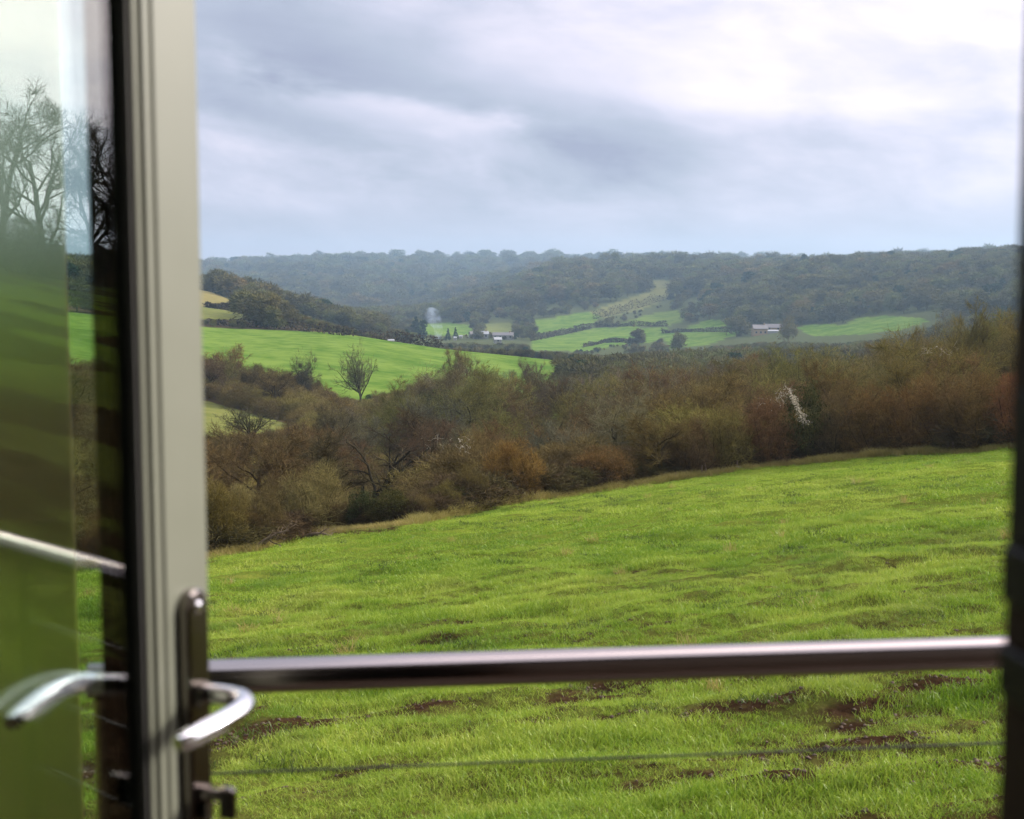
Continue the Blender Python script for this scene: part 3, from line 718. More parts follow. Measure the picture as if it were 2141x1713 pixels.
# tall trees along the far right edge of the near field: the door glass mirrors them
for i, a in enumerate(np.arange(28, 70, 1.5)):
    d = float(hedge_d(a)) + 2 + 5*(i % 2) + 5*rng.random(); x, y = d*math.sin(R(a)), d*math.cos(R(a))
    plant('bare_tree', MIRR[i % 3], x, y, 10.6+2.2*rng.random(), 1.0, jit(DARK, .1), 'tall dark bare tree mirrored in the door glass', 'tree', 'bare trees mirrored in the door glass', base_h=10.4)
for i, a in enumerate(np.arange(25, 74, 2.2)):
    d = float(hedge_d(a)) + 1 + 3*rng.random(); x, y = d*math.sin(R(a)), d*math.cos(R(a))
    plant('hedge_bush', BUSHES[i % 5], x, y, 3.0+1.2*rng.random(), 1.5, jit(DARK, .1), 'dark bush below the tall trees mirrored in the door glass', 'bush', 'bushes mirrored in the door glass', base_h=4.3, stem='stem')

# ------------------------------------------------------------------ scattered stuff (geometry nodes instances)
def scatter(name, pts, scl, rotz, lib, label=None, cat=None, kind='stuff', tilt=0.0, pick=None):
    """one object that scatters copies of the meshes in lib on its points"""
    coll = bpy.data.collections.new(name + '_sources')
    for i, me in enumerate(lib):
        o = bpy.data.objects.new(f'{name}_source', me); coll.objects.link(o)
    me = mesh_np(name, pts)
    n = len(pts)
    at_ = me.attributes.new('scl', 'FLOAT_VECTOR', 'POINT'); at_.data.foreach_set('vector', np.asarray(scl, np.float32).reshape(n, 3).ravel())
    rot = np.stack([rng.normal(0, tilt, n) if tilt else np.zeros(n), rng.normal(0, tilt, n) if tilt else np.zeros(n), rotz], 1)
    at_ = me.attributes.new('rot', 'FLOAT_VECTOR', 'POINT'); at_.data.foreach_set('vector', rot.astype(np.float32).ravel())
    at_ = me.attributes.new('pick', 'INT', 'POINT'); at_.data.foreach_set('value', (rng.integers(0, len(lib), n) if pick is None else pick).astype(np.int32))
    o = obj(name, me, None, None, label=label, cat=cat, kind=kind)
    ng = bpy.data.node_groups.new(name, 'GeometryNodeTree')
    ng.interface.new_socket('Geometry', in_out='INPUT', socket_type='NodeSocketGeometry'); ng.interface.new_socket('Geometry', in_out='OUTPUT', socket_type='NodeSocketGeometry')
    N = ng.nodes; L = ng.links
    gi, go = N.new('NodeGroupInput'), N.new('NodeGroupOutput'); ip = N.new('GeometryNodeInstanceOnPoints'); ci = N.new('GeometryNodeCollectionInfo')
    ci.inputs[0].default_value = coll; ci.inputs[1].default_value = True; ci.inputs[2].default_value = True
    def attr(nm, typ):
        a = N.new('GeometryNodeInputNamedAttribute'); a.data_type = typ; a.inputs[0].default_value = nm; return a.outputs[0]
    L.new(gi.outputs[0], ip.inputs['Points']); L.new(ci.outputs[0], ip.inputs['Instance']); ip.inputs['Pick Instance'].default_value = True
    L.new(attr('pick', 'INT'), ip.inputs['Instance Index']); L.new(attr('scl', 'FLOAT_VECTOR'), ip.inputs['Scale'])
    e2r = N.new('FunctionNodeEulerToRotation'); L.new(attr('rot', 'FLOAT_VECTOR'), e2r.inputs[0]); L.new(e2r.outputs[0], ip.inputs['Rotation'])
    L.new(ip.outputs[0], go.inputs[0])
    md = o.modifiers.new('scatter', 'NODES'); md.node_group = ng
    return o

# far trees: lighter meshes, the same build
def far_tree(seed, H=10.0, W=4.3, n=1700, base=.22, lumps=13, wisp=.16):
    """a bare crown seen from far off: a lumpy dome of shoots on a few limbs"""
    rg = np.random.default_rng(seed)
    th = rg.random(lumps)*6.283; zz = base + (1-base)*(.15+.72*rg.random(lumps)); rr = W*.62*np.sqrt(np.clip(1-((zz-.50)/.55)**2, .05, 1))*rg.random(lumps)**.5
    C = np.stack([np.cos(th)*rr, np.sin(th)*rr, zz*H*.92], 1); lr = W*(.30+.22*rg.random(lumps))
    k = rg.integers(0, lumps, n); d = nrm(rg.normal(0, 1, (n, 3)) + np.array([0, 0, .25])); o = C[k] + d*(lr[k]*(.35+.55*rg.random(n)))[:, None]
    dr = nrm(d + rg.normal(0, .55, (n, 3)) + [0, 0, .25]); L = (.7+1.0*rg.random(n))[:, None]; sd = nrm(np.cross(dr, rg.normal(0, 1, (n, 3))))*wisp*(.6+.8*rg.random((n, 1)))
    V = np.stack([o-sd, o+sd, o+dr*L], 1).reshape(-1, 3); T = np.arange(3*n).reshape(n, 3)
    P0 = polylines(np.zeros((1, 3)), np.array([[0, 0, 1.]]), np.array([H*.6]), 5, .06, .1, rg); v0, q0 = tubes(P0, np.array([np.linspace(.22, .10, 5)]), 5)
    m = lumps; P1 = np.stack([np.stack([P0[0, 1+(i % 3)]*(1-t)+C[i]*t + np.array([0, 0, -.5*math.sin(t*3.14)]) for t in np.linspace(0, 1, 4)]) for i in range(m)]); v1, q1 = tubes(P1, np.tile(np.linspace(.12, .05, 4), (m, 1)), 3)
    me = mesh_np('far_tree', *join([(v0, None, q0), (v1, None, q1), (V, T, None)])); me.materials.append(M['far_twig']); return me
FAR = [far_tree(71), far_tree(72, W=4.8, lumps=15), far_tree(73, W=3.6, base=.15), far_tree(74, W=4.4, wisp=.13, n=1300)]
def far_ever(seed, **kw):
    a, b = make_evergreen(seed, H=10, W=kw.pop('W', 3.2), n=1500, size=.42, **kw); b.materials.append(M['far_green']); bpy.data.meshes.remove(a); return b
FAR += [far_ever(75, cone=1.0, lumps=40), far_ever(76)]

def far_points():
    out = []
    rings = [(300, 430, 7.5), (430, 700, 7.5), (700, 1100, 9), (1100, 1600, 12), (1600, 2300, 15), (2300, 3120, 21)]
    for d0, d1, sp in rings:
        n = int((d1*d1-d0*d0)/2*R(48)/(sp*sp)*1.15)
        a = -24 + 48*rng.random(n); d = np.sqrt(d0*d0+(d1*d1-d0*d0)*rng.random(n))
        x, y = d*np.sin(np.radians(a)), d*np.cos(np.radians(a)); z = height(x, y); px, py = project(np.stack([x, y, z], -1))
        # test the field outlines also half a crown down the sight line, so that edges stay open
        g, s = cover(x, y, z); keep = (g+s) == 0
        h = (7.0+6.5*rng.random(n)**1.3)*np.where(d > 1600, .72+.75*rng.random(n)**2, 1)*np.where(d > 1100, np.where(d > 2300, 1.75, np.where(d > 1600, 1.5, 1.25)), 1.0)
        # valley floor by the hamlet: smaller garden trees and gaps
        ham = (d > 560) & (d < 1150) & (px > 800) & (px < 1480)
        h = np.where(ham, h*.55, h); keep &= ~(ham & (rng.random(n) < .45))
        near = (d < 430) & (px > 1130); h = np.where(near, np.minimum(h, 8.5), h)
        left = (d < 760) & (px < 860); keep &= ~(left & (d > 424) & (fbm(x/40, y/40, 90, 2) < .40) & (px < 470))
        # hide nothing of the farm, its meadow, or the hamlet
        farm = (px > 1375) & (px < 1960) & (d > 430) & (d < 700); h = np.where(farm, h*.55, h)
        fy = (px > 1555) & (px < 1665) & (d > 690) & (d < 850); h = np.where(fy, np.minimum(h, 2.2+1.2*rng.random(n)), h); keep &= ~(fy & (px > 1568) & (px < 1640) & (d > 740))
        cap = np.interp(px, [-600, 100, 380, 430, 500, 560, 620, 700, 800, 860, 930, 1000, 1100, 1250, 1400, 1540, 1585, 1665, 1750, 1850, 1900, 1960, 2000, 2110],
                        [480, 500, 560, 572, 598, 600, 648, 672, 700, 716, 724, 724, 726, 738, 727, 713, 707, 707, 708, 697, 687, 667, 652, 642]) + 8*fbm(x/16, y/16, 95, 2)
        cap = np.where((px > 380) & (px < 512) & (d < 505), 664, cap); zc = EYE - (cap-560)/FPX*d; h = np.where(d < np.where((px > 1400) & (px < 1980), 800, 655), np.minimum(h, zc - z), h)
        hamcap = (d < 838) & (px > 860) & (px < 1120); h = np.where(hamcap, np.minimum(h, EYE - (713+6*rng.random(n)-560)/FPX*d - z), h)
        # the fields: no crown of a nearer tree may rise into them
        top = z + h
        for poly, f0, f1, kind in FIELDS[2:]:
            ptx, pty = project(np.stack([x, y, top], -1))
            block = inpoly(ptx, pty+1.5, poly) & (d < f1) & (inpoly(px, py-2, poly) | (d > f0*.55))
            cut = block & (d < f0*1.25)
            h = np.where(cut, h*.4, h)
        keep &= h > 1.5
        out.append(np.stack([x, y, z-.2, h, d, px], 1)[keep])
    return np.concatenate(out)
FP = far_points()
def far_scatter(name, sel, label, hs=1.0):
    p = FP[sel]; n = len(p); s = p[:, 3]/10.4*hs; wv = (1.05+.5*rng.random(n))*np.where(p[:, 4] > 700, 1.15, 1)
    pick = np.where(rng.random(n) < .06, rng.integers(4, 6, n), rng.integers(0, 4, n))
    scatter(name, p[:, :3], np.stack([s*wv, s*wv, s], 1), rng.random(n)*6.28, FAR, label, 'woodland', pick=pick)
far_scatter('hill_woodland', FP[:, 4] > 1100, 'bare winter woodland covering the far hills below the sky')
far_scatter('valley_woodland', (FP[:, 4] <= 1100) & (FP[:, 4] > 430) & (FP[:, 5] > 880), 'bare trees of the valley floor and lower slopes round the small fields')
far_scatter('hillside_woodland', (FP[:, 4] <= 1100) & (FP[:, 4] > 430) & (FP[:, 5] <= 880), 'brown trees on the slope above the bright hill field')
far_scatter('lower_woodland', FP[:, 4] <= 430, 'dense brown wood beyond the tall hedge')

# bushes and saplings that fill the valley wood between its trees
def thicket():
    n = 5200; a = -23+47*rng.random(n); dh = hedge_d(a); d = np.sqrt((dh+6)**2+(300**2-(dh+6)**2)*rng.random(n)); x, y = d*np.sin(np.radians(a)), d*np.cos(np.radians(a))
    z = height(x, y); g, s_ = cover(x, y, z); px, py = project(np.stack([x, y, z], -1)); keep = (g+s_) == 0
    lim = np.interp(px, TOPX, TOPY)+12+20*rng.random(n); zl = EYE - (lim-560)/FPX*d
    zl = np.where((px > 200) & (px < 620) & (d < 165), EYE-(893-560)/FPX*d, zl); zl = np.where((d < 110) & (px < 1250), np.minimum(zl, EYE-(885-560)/FPX*d), zl)
    h = np.minimum(1.4+2.4*rng.random(n)**1.5+d*.006, zl-z); keep &= h > 1.0; keep &= ~((px > 670) & (px < 890) & (d < 78))
    p = np.stack([x, y, z-.1], 1)[keep]; h = h[keep]; m = len(p); w = .8+.6*rng.random(m)
    scatter('thicket', p, np.stack([h/5*w*1.3, h/5*w*1.3, h/5], 1), rng.random(m)*6.28, LIGHT, 'tangle of bare bushes and saplings between the trees of the valley wood', 'thicket')
M['thicket'] = far_mat('thicket_twigs', [(0, (.06, .044, .020)), (.3, (.11, .083, .032)), (.55, (.145, .112, .038)), (.8, (.145, .132, .036)), (1, (.19, .13, .045))])
LIGHT = []
for sd_ in (81, 82, 83, 84):
    a_, b_ = make_bush(sd_, stems=10, n1=5, n2=4, ntw=7, tw=.022, twl=.5, fz=3600, fl=.42); b_.materials.append(M['thicket']); LIGHT.append(b_); bpy.data.meshes.remove(a_)
thicket()

def skirt():
    n = 900; a = -22+45*rng.random(n); px = CXP+FPX*np.tan(np.radians(a))*.995; dd = hedge_d(a)+.95+1.1*rng.random(n); x, y = dd*np.sin(np.radians(a)), dd*np.cos(np.radians(a))
    h = (.45+.75*rng.random(n))*(.6+.8*vnoise(x/3, y/3, 8)); w = 1.0+.8*rng.random(n)
    scatter('undergrowth', np.stack([x, y, height(x, y)-.06], 1), np.stack([h/4.3*w*1.3, h/4.3*w*1.3, h/4.3], 1), rng.random(n)*6.28, SK, 'dark bramble and dead stems along the hedge bottom', 'undergrowth')
M['skirt'] = far_mat('undergrowth_twigs', [(0, (.035, .026, .014)), (.4, (.075, .052, .026)), (.7, (.085, .075, .028)), (1, (.13, .10, .05))])
SK = []
for sd_ in (91, 92):
    a_, b_ = make_bush(sd_, stems=12, n1=5, n2=4, ntw=9, tw=.034, twl=.6, fz=4200, fl=.6); b_.materials.append(M['skirt']); SK.append(b_); bpy.data.meshes.remove(a_)
skirt()

# field boundaries: low dark hedges on the far slopes, each a thing
HEDGEROWS = [
 ([(430, 679), (560, 686), (700, 700), (820, 714), (925, 727)], 432, 2.6, 'dark hedge along the upper edge of the bright hill field'),
 ([(1110, 714), (1180, 700), (1240, 686)], 1000, 3.5, 'dark hedge between the two green valley fields'),
 ([(1245, 685), (1320, 682), (1400, 683)], 960, 3.0, 'straight dark hedge above the widest green valley field'),
 ([(1240, 668), (1290, 658), (1340, 643), (1410, 622)], 1150, 6, 'thick dark hedge climbing the slope below the olive hillside field'),
 ([(1220, 727), (1265, 717), (1300, 716), (1345, 718)], 830, 2.2, 'thin dark hedge crossing the lower green valley field'),
 ([(1385, 697), (1450, 694), (1540, 694)], 800, 2.4, 'thin hedge crossing the field left of the farmhouse'),
 ([(430, 643), (470, 648), (520, 655)], 600, 2.0, 'low hedge under the straw coloured field on the left hill'),
]
for pts, d0, hh, lab in HEDGEROWS:
    pp = []
    for (x0, y0), (x1, y1) in zip(pts[:-1], pts[1:]):
        for tt in np.linspace(0, 1, 24, endpoint=False):
            px, py = x0+(x1-x0)*tt, y0+(y1-y0)*tt
            # march along the sight line to the ground
            a = R(az_of(px)); dd = np.linspace(d0*.72, d0*1.3, 200); X, Y = dd*math.sin(a), dd*math.cos(a); zz = height(X, Y); _, pyy = project(np.stack([X, Y, zz], -1))
            k = int(np.argmin(np.abs(pyy-py))); pp.append((X[k], Y[k], zz[k]))
    pp = np.array(pp); n = 2600; i = rng.integers(0, len(pp)-1, n); f = rng.random((n, 1)); c = pp[i]*(1-f)+pp[i+1]*f
    hv = hh*(.55+.9*vnoise(c[:, 0]/6, c[:, 1]/6, 3)); c = c + rng.normal(0, .5, (n, 3))*np.array([1, 1, 0]); c[:, 2] += rng.random(n)*hv
    me = mesh_np('hedgerow', *leaves(rng, c, .42)); o = obj('hedgerow', me, M['twig'], label=lab, cat='hedge'); o.color = (.06, .048, .028, 1)

# distant single trees that read on their own
def far_lone(px, d, top, wpx, idx, label, color=None):
    x, y = at(px, d); zg = float(height(x, y)); h = z_at(px, top, d)-zg
    e = obj('distant_tree', FAR[idx], None, None, label=label, cat='tree'); s = h/10.4; w = wpx/FPX*d/8.5
    e.location = (x, y, zg-.2); e.scale = (w, w, s); e.rotation_euler = (0, 0, px)
    return e
far_lone(1330, 800, 684, 52, 2, 'round bushy tree standing in the widest green valley field')
far_lone(868, 850, 655, 42, 4, 'tall dark evergreen left of the smoke')
far_lone(884, 840, 668, 30, 5, 'shorter dark evergreen beside the tall one near the smoke')
far_lone(936, 830, 682, 18, 4, 'pointed dark evergreen just right of the smoke')
far_lone(952, 860, 680, 16, 4, 'slim pointed evergreen, second one right of the smoke')
far_lone(1652, 700, 658, 40, 3, 'olive tree beside the farmhouse outbuilding')
far_lone(1668, 1000, 600, 30, 4, 'dark conifer in the wooded slope above the farmhouse')
far_lone(1420, 700, 694, 38, 1, 'brown tree beside the green field left of the farmhouse')
for px, top, w in ((1423, 527, 40), (1450, 530, 34), (1290, 524, 30), (1680, 530, 30), (1740, 532, 34), (1830, 531, 40)):
    far_lone(px, 1480 if px < 1600 else 1250, top, w, 5 if px in (1680, 1740) else 2, {1423: 'largest tree of the pair on the skyline above the olive hillside field', 1450: 'right tree of the pair on the skyline above the olive hillside field',
             1290: 'tree on the skyline left of the pair', 1680: 'dark evergreen on the skyline above the farmhouse', 1740: 'dark evergreen on the skyline right of the one above the farmhouse', 1830: 'rounded tree on the skyline at the right'}[px])

# ------------------------------------------------------------------ buildings of the valley
M['stone'] = pbr('honey_stone', (.26, .19, .11), .85, var=.15, scale=1.5)
M['white_wall'] = pbr('white_render', (.22, .22, .19), .8, var=.06, scale=1)
M['slate'] = pbr('grey_slate', (.13, .12, .115), .7, var=.2, scale=2)
M['white_roof'] = pbr('pale_sheet_roof', (.24, .25, .25), .45, var=.05)
M['pane'] = pbr('dark_window_pane', (.03, .035, .04), .2)
M['green_glass'] = pbr('greenhouse_glass', (.35, .52, .45), .2)
def house(name, px, py, d, L, W, wall_h, roof_h, rz, wall, roof, label, chim=True, windows=3, cat='house'):
    a = R(az_of(px)); dd = np.linspace(d*.82, d*1.2, 400); X, Y = dd*math.sin(a), dd*math.cos(a); zz = height(X, Y)
    _, pp = project(np.stack([X, Y, zz], -1)); k = int(np.argmin(np.abs(pp-py))); x, y = X[k], Y[k]; zg = float(zz[k])
    print(name, px, py, 'd', dd[k], 'err', pp[k]-py)
    e = empty(name, (x, y, zg), rz, label=label, cat=cat)
    b = MB(); b.box(-L/2, L/2, -W/2, W/2, -1.0, wall_h)
    b.add([(-L/2, -W/2, wall_h), (-L/2, W/2, wall_h), (-L/2, 0, wall_h+roof_h-.2)], [(0, 1, 2)]); b.add([(L/2, -W/2, wall_h), (L/2, W/2, wall_h), (L/2, 0, wall_h+roof_h-.2)], [(0, 2, 1)])
    b.build('wall', M[wall], e)
    r = MB(); o = min(.35, .08*L)
    V = [(-L/2-o, -W/2-o, wall_h-.15), (L/2+o, -W/2-o, wall_h-.15), (L/2+o, 0, wall_h+roof_h), (-L/2-o, 0, wall_h+roof_h), (L/2+o, W/2+o, wall_h-.15), (-L/2-o, W/2+o, wall_h-.15)]
    V2 = [(v[0], v[1], v[2]+.05*wall_h+.04) for v in V]
    r.add(V+V2, [(6, 7, 8, 9), (9, 8, 10, 11), (0, 3, 2, 1), (3, 5, 4, 2), (0, 1, 7, 6), (4, 5, 11, 10), (1, 2, 8, 7), (2, 4, 10, 8), (0, 6, 9, 3), (3, 9, 11, 5)])
    ro = r.build('roof', M[roof], e)
    if chim:
        c = MB(); c.box(L*.3, L*.3+.8, -.4, .4, wall_h+roof_h*.5, wall_h+roof_h+1.1, .03); c.build('chimney', M['stone'], ro)
    for i in range(windows):
        for lv in range(2 if wall_h > 4 else 1):
            xx = -L/2 + L*(i+.5)/windows; zz_ = 1.1+lv*2.4
            if wall_h < 2: continue
            f = MB(); f.box(xx-.55, xx+.55, -W/2-.05, -W/2-.003, zz_, zz_+1.15); wo = f.build('window', M['white_wall'], e)
            g = MB(); g.box(xx-.47, xx+.47, -W/2-.07, -W/2-.052, zz_+.08, zz_+1.07); g.build('pane', M['pane'], wo)
    return e
house('farmhouse', 1590, 701, 700, 7.6, 6, 3.6, 2.0, .1, 'stone', 'slate', 'honey stone farmhouse with grey roof at the foot of the wooded slope')
house('glass_lean_to', 1581, 701, 690, 3.6, 3, 1.8, .7, .1, 'white_wall', 'green_glass', 'small pale green glass lean-to in front of the farmhouse', False, 2, 'greenhouse')
house('long_barn', 1620, 693, 706, 9.5, 5, 2.2, 1.8, -.15, 'stone', 'slate', 'long low barn with grey roof right of the farmhouse', False, 2, 'barn')
house('white_shed', 1618, 697, 692, 5.5, 3, 1.3, .5, -.05, 'white_wall', 'white_roof', 'small white roofed shed in front of the long barn', False, 1, 'shed')
house('small_shed', 1644, 693, 702, 3, 2.5, 1.3, .5, .2, 'white_wall', 'white_roof', 'tiny pale shed at the right end of the farm', False, 1, 'shed')
house('cottage', 1005, 708, 860, 9, 5, 2.8, 1.6, .05, 'white_wall', 'white_roof', 'white cottage with pale roof in the middle of the hamlet', True, 3)
house('cottage', 990, 706, 870, 5, 5, 2.4, 1.4, .3, 'white_wall', 'slate', 'small white cottage at the left of the hamlet', False, 2)
house('cottage', 1052, 710, 850, 12, 5, 2.6, 1.5, -.1, 'white_wall', 'slate', 'long pale cottage with dark roof at the right of the hamlet', True, 4)
house('cottage', 1040, 718, 835, 4, 4, 2.2, 1.2, .2, 'white_wall', 'white_roof', 'tiny white cottage below the long pale one', False, 1)
house('cottage', 1082, 706, 860, 3.5, 4, 2.4, 1.2, .2, 'white_wall', 'slate', 'pale cottage at the right end of the hamlet', False, 1)
house('garden_shed', 951, 712, 845, 1.8, 2, 1.6, .6, 0, 'white_wall', 'white_roof', 'lower of the two white sheds right of the smoke', False, 1, 'shed')
house('garden_shed', 963, 708, 850, 2.0, 2, 1.4, .6, 0, 'white_wall', 'white_roof', 'upper of the two white sheds right of the smoke', False, 1, 'shed')
house('roadside_cottage', 816, 714, 440, 1.7, 1.2, .35, .25, .3, 'white_wall', 'white_roof', 'small white building peeping over the edge of the hill field', False, 2)

# ------------------------------------------------------------------ smoke
def smoke():
    x0, y0 = at(912, 835); z0 = z_at(912, 712, 835); V = []; T = []
    b = MB(); n = 12; pts = []; rad = []
    for i in range(n):
        t = i/(n-1); px = 912 - 3*math.sin(t*3) + (6*math.sin(t*5)) - 14*max(0, t-.5); py = 712 - 68*t
        pts.append((x0 + (px-912)/FPX*835, y0 + 6*t, z_at(912, py, 835))); rad.append(1.6 + 1.2*math.sin(t*4) + 9*max(0, t-.40))
    rad[-1] = 1.5; rad[-2] *= .8
    b.tube(pts, rad, 14)
    m, t, out = mat('smoke')
    P = t.n.new('ShaderNodeNewGeometry').outputs['Position']
    dn = t.m('MULTIPLY', t.step(t.noise(P, .22, 5, .6), .38, .75), .10)
    v = t.node('ShaderNodeVolumePrincipled', inp={'Color': (.66, .80, .95, 1), 'Density': dn}); v.inputs['Anisotropy'].default_value = .2
    t.l.new(v.outputs[0], out.inputs['Volume'])
    b.build('smoke', m, None, True, label='thin blue grey plume of smoke rising from the valley hamlet', kind='stuff', cat='smoke')
smoke()

# ------------------------------------------------------------------ small things along the hedge
def stake(px, py, hpx, label, lean=0.0, r=.03):
    d = hedge_dist(px) - .25; x, y = at(px, d); z = float(height(x, y)); h = hpx/FPX*d
    b = MB(); b.tube([(0, 0, -.1), (lean*h*.5, 0, h*.5), (lean*h, 0, h)], [r, r*.95, r*.9], 8)
    o = b.build('fence_stake', M['post_wood'], None, True, label=label, cat='post'); o.location = (x, y, z)
stake(1473, 980, 26, 'short thin wooden stake, left one of the close pair at the hedge foot', .02)
stake(1484, 978, 30, 'short thin wooden stake, right one of the close pair at the hedge foot', -.15)
stake(1416, 990, 18, 'small low stake at the hedge foot left of the close pair', .1)
stake(1548, 968, 26, 'single stake beside the fallen blue pole', 0)
stake(2003, 930, 24, 'thin stake at the hedge foot near the dark door jamb', .05)
M['blue'] = pbr('faded_blue_paint', (.10, .16, .28), .6)
d = hedge_dist(1560)-.35; x, y = at(1562, d); b = MB(); b.tube([(-.30, 0, .22), (.0, .05, .16), (.32, .1, .05)], .025, 8)
o = b.build('fallen_pole', M['blue'], None, True, label='faded blue pole lying slanted at the hedge foot', cat='pole'); o.location = (x, y, float(height(x, y)))
# dead branches on the cleared ground at the left end
def dead_branch(px, d, L, seed, label):
    rg = np.random.default_rng(seed); x, y = at(px, d); 
    P0 = polylines(np.zeros((1, 3)), np.array([[1, .2, .5]]), np.array([L]), 7, .2, -.02, rg); R0 = (.06*np.linspace(1, .3, 7))[None]
    P1, R1 = sprout(P0, R0, 9, .2, 1, (30, 70), .5, 5, .25, .02, .5, rg); P2, R2 = sprout(P1, R1, 6, .2, 1, (30, 70), .5, 4, .25, .02, .5, rg)
    a, b_, c = tubes(P0, R0, 7), tubes(P1, R1, 4), tubes(P2, np.maximum(R2, .006), 3)
    me = mesh_np('dead_branch', *join([(a[0], None, a[1]), (b_[0], None, b_[1]), (c[0], None, c[1])]), True)
    o = obj('dead_branch', me, M['twig'], label=label, cat='branch'); o.color = (.17, .13, .09, 1); o.location = (x, y, float(height(x, y))+.02)
dead_branch(612, hedge_dist(612)-.5, 1.5, 3, 'pale dead branch propped at the hedge foot under the rounded tan bush')
dead_branch(520, hedge_dist(520)-.6, 1.2, 4, 'fallen twiggy branch lying on the cleared earth near the door frame')
# old man's beard: a white seed-headed climber over the reddish hedge
def climber(px0, py0, px1, py1, n, wid, label, seed):
    rg = np.random.default_rng(seed); pts = []
    for i in range(n):
        t = rg.random(); px = px0+(px1-px0)*t + rg.normal()*wid*(.35+.8*t); py = py0+(py1-py0)*t + rg.normal()*wid*.6
        d = hedge_dist(px) - .9 + rg.random()*.5; X, Y = at(px, d); pts.append((X, Y, z_at(px, py, d)))
    pts = np.array(pts); parts = [leaves(rg, pts, .030)]
    k = 30; o = pts[rg.integers(0, n, k)]; P = polylines(o, rg.normal(0, 1, (k, 3))+[0, 0, .2], .14+.22*rg.random(k), 5, .5, -.1, rg); v, q = tubes(P, np.full((k, 5), .0035), 3)
    me = mesh_np('climber', *join(parts+[(v, None, q)])); o = obj('seed_head_climber', me, M['leaf'], label=label, cat='climbing plant'); o.color = (.40, .36, .28, 1)
climber(1655, 815, 1690, 885, 560, 5, 'white fluffy climber trailing down the front of the tall reddish bush', 1)
climber(1650, 815, 1610, 845, 70, 10, 'sparse pale wisps left of the white fluffy climber', 2)
climber(1930, 735, 2000, 730, 30, 9, 'pale seed heads on the crown of the tall reddish bushes at the right', 4)
climber(885, 925, 975, 935, 24, 16, 'scattered pale seed heads on the bushes right of the gnarled oak', 6)

# ------------------------------------------------------------------ grass
def grass_mat(name, stops):
    m, t, out = mat(name)
    oi = t.n.new('ShaderNodeObjectInfo'); g = t.n.new('ShaderNodeNewGeometry'); isl = g.outputs['Random Per Island']; P = g.outputs['Position']
    big = t.noise(P, .16, 4, .6); med = t.noise(P, .9, 3, .6)
    f = t.m('ADD', t.m('MULTIPLY', isl, .42), t.m('ADD', t.m('MULTIPLY', t.m('SUBTRACT', big, .5), 1.1), t.m('ADD', .30, t.m('MULTIPLY', t.m('SUBTRACT', med, .5), .6))), clamp=True)
    c = t.ramp(f, stops)
    if name == 'grass_blades':
        c = t.mix(t.m('MULTIPLY', t.step(t.noise(P, .55, 5, .65), .52, .68), .40), c, (.25, .255, .055, 1))
        c = t.mix(t.m('MULTIPLY', t.step(t.noise(P, .30, 5, .65, .4), .55, .66), .55), c, (.075, .155, .014, 1))
    d = t.node('ShaderNodeBsdfDiffuse', inp={'Color': c}); tl = t.node('ShaderNodeBsdfTranslucent', inp={'Color': c})
    s1 = t.node('ShaderNodeMixShader', inp={0: .38, 1: d.outputs[0], 2: tl.outputs[0]})
    gl = t.node('ShaderNodeBsdfGlossy', inp={'Roughness': .35, 'Color': (1, 1, 1, 1)})
    s2 = t.node('ShaderNodeMixShader', inp={0: .012, 1: s1.outputs[0], 2: gl.outputs[0]})
    t.l.new(s2.outputs[0], out.inputs[0]); return m
M['grass'] = grass_mat('grass_blades', [(0, (.05, .10, .008)), (.28, (.105, .205, .008)), (.58, (.235, .33, .030)), (.86, (.37, .42, .07)), (1, (.44, .38, .12))])
M['hay'] = grass_mat('dead_grass_blades', [(0, (.15, .17, .03)), (.4, (.27, .235, .065)), (1, (.40, .32, .11))])
def tuft(seed, n, r, h, w, matl, lean=.8):
    rg = np.random.default_rng(seed); th = rg.random(n)*6.283; rr = r*np.sqrt(rg.random(n)); o = np.stack([np.cos(th)*rr, np.sin(th)*rr, np.full(n, -.015)], 1)
    a = rg.random(n)*6.283; d = nrm(np.stack([np.cos(a)*lean*rg.random(n), np.sin(a)*lean*rg.random(n), np.ones(n)], 1)); L = (h*(.5+.8*rg.random(n)))[:, None]
    bend = np.stack([np.cos(a), np.sin(a), -np.full(n, .25)], 1)*(.25+.55*rg.random((n, 1)))
    p1 = o+d*L*.4; p2 = o+d*L*.75+bend*L*.12; p3 = o+d*L*.95+bend*L*.42
    sd = np.stack([-np.sin(a), np.cos(a), np.zeros(n)], 1); sd = nrm(sd+rg.normal(0, .5, sd.shape))*w*.5
    V = np.stack([o-sd, o+sd, p1-sd, p1+sd, p2-sd*.7, p2+sd*.7, p3], 1); b = np.arange(n)[:, None]*7
    me = mesh_np('grass_tuft', V.reshape(-1, 3), b+[4, 5, 6], np.concatenate([b+[0, 1, 3, 2], b+[2, 3, 5, 4]])); me.materials.append(M[matl]); return me
def field_points(n, a0, a1, d0, d1, pw=2.0):
    a = a0+(a1-a0)*rng.random(n); d = (d0**pw+(d1**pw-d0**pw)*rng.random(n))**(1/pw); x, y = d*np.sin(np.radians(a)), d*np.cos(np.radians(a)); return x, y, d, a
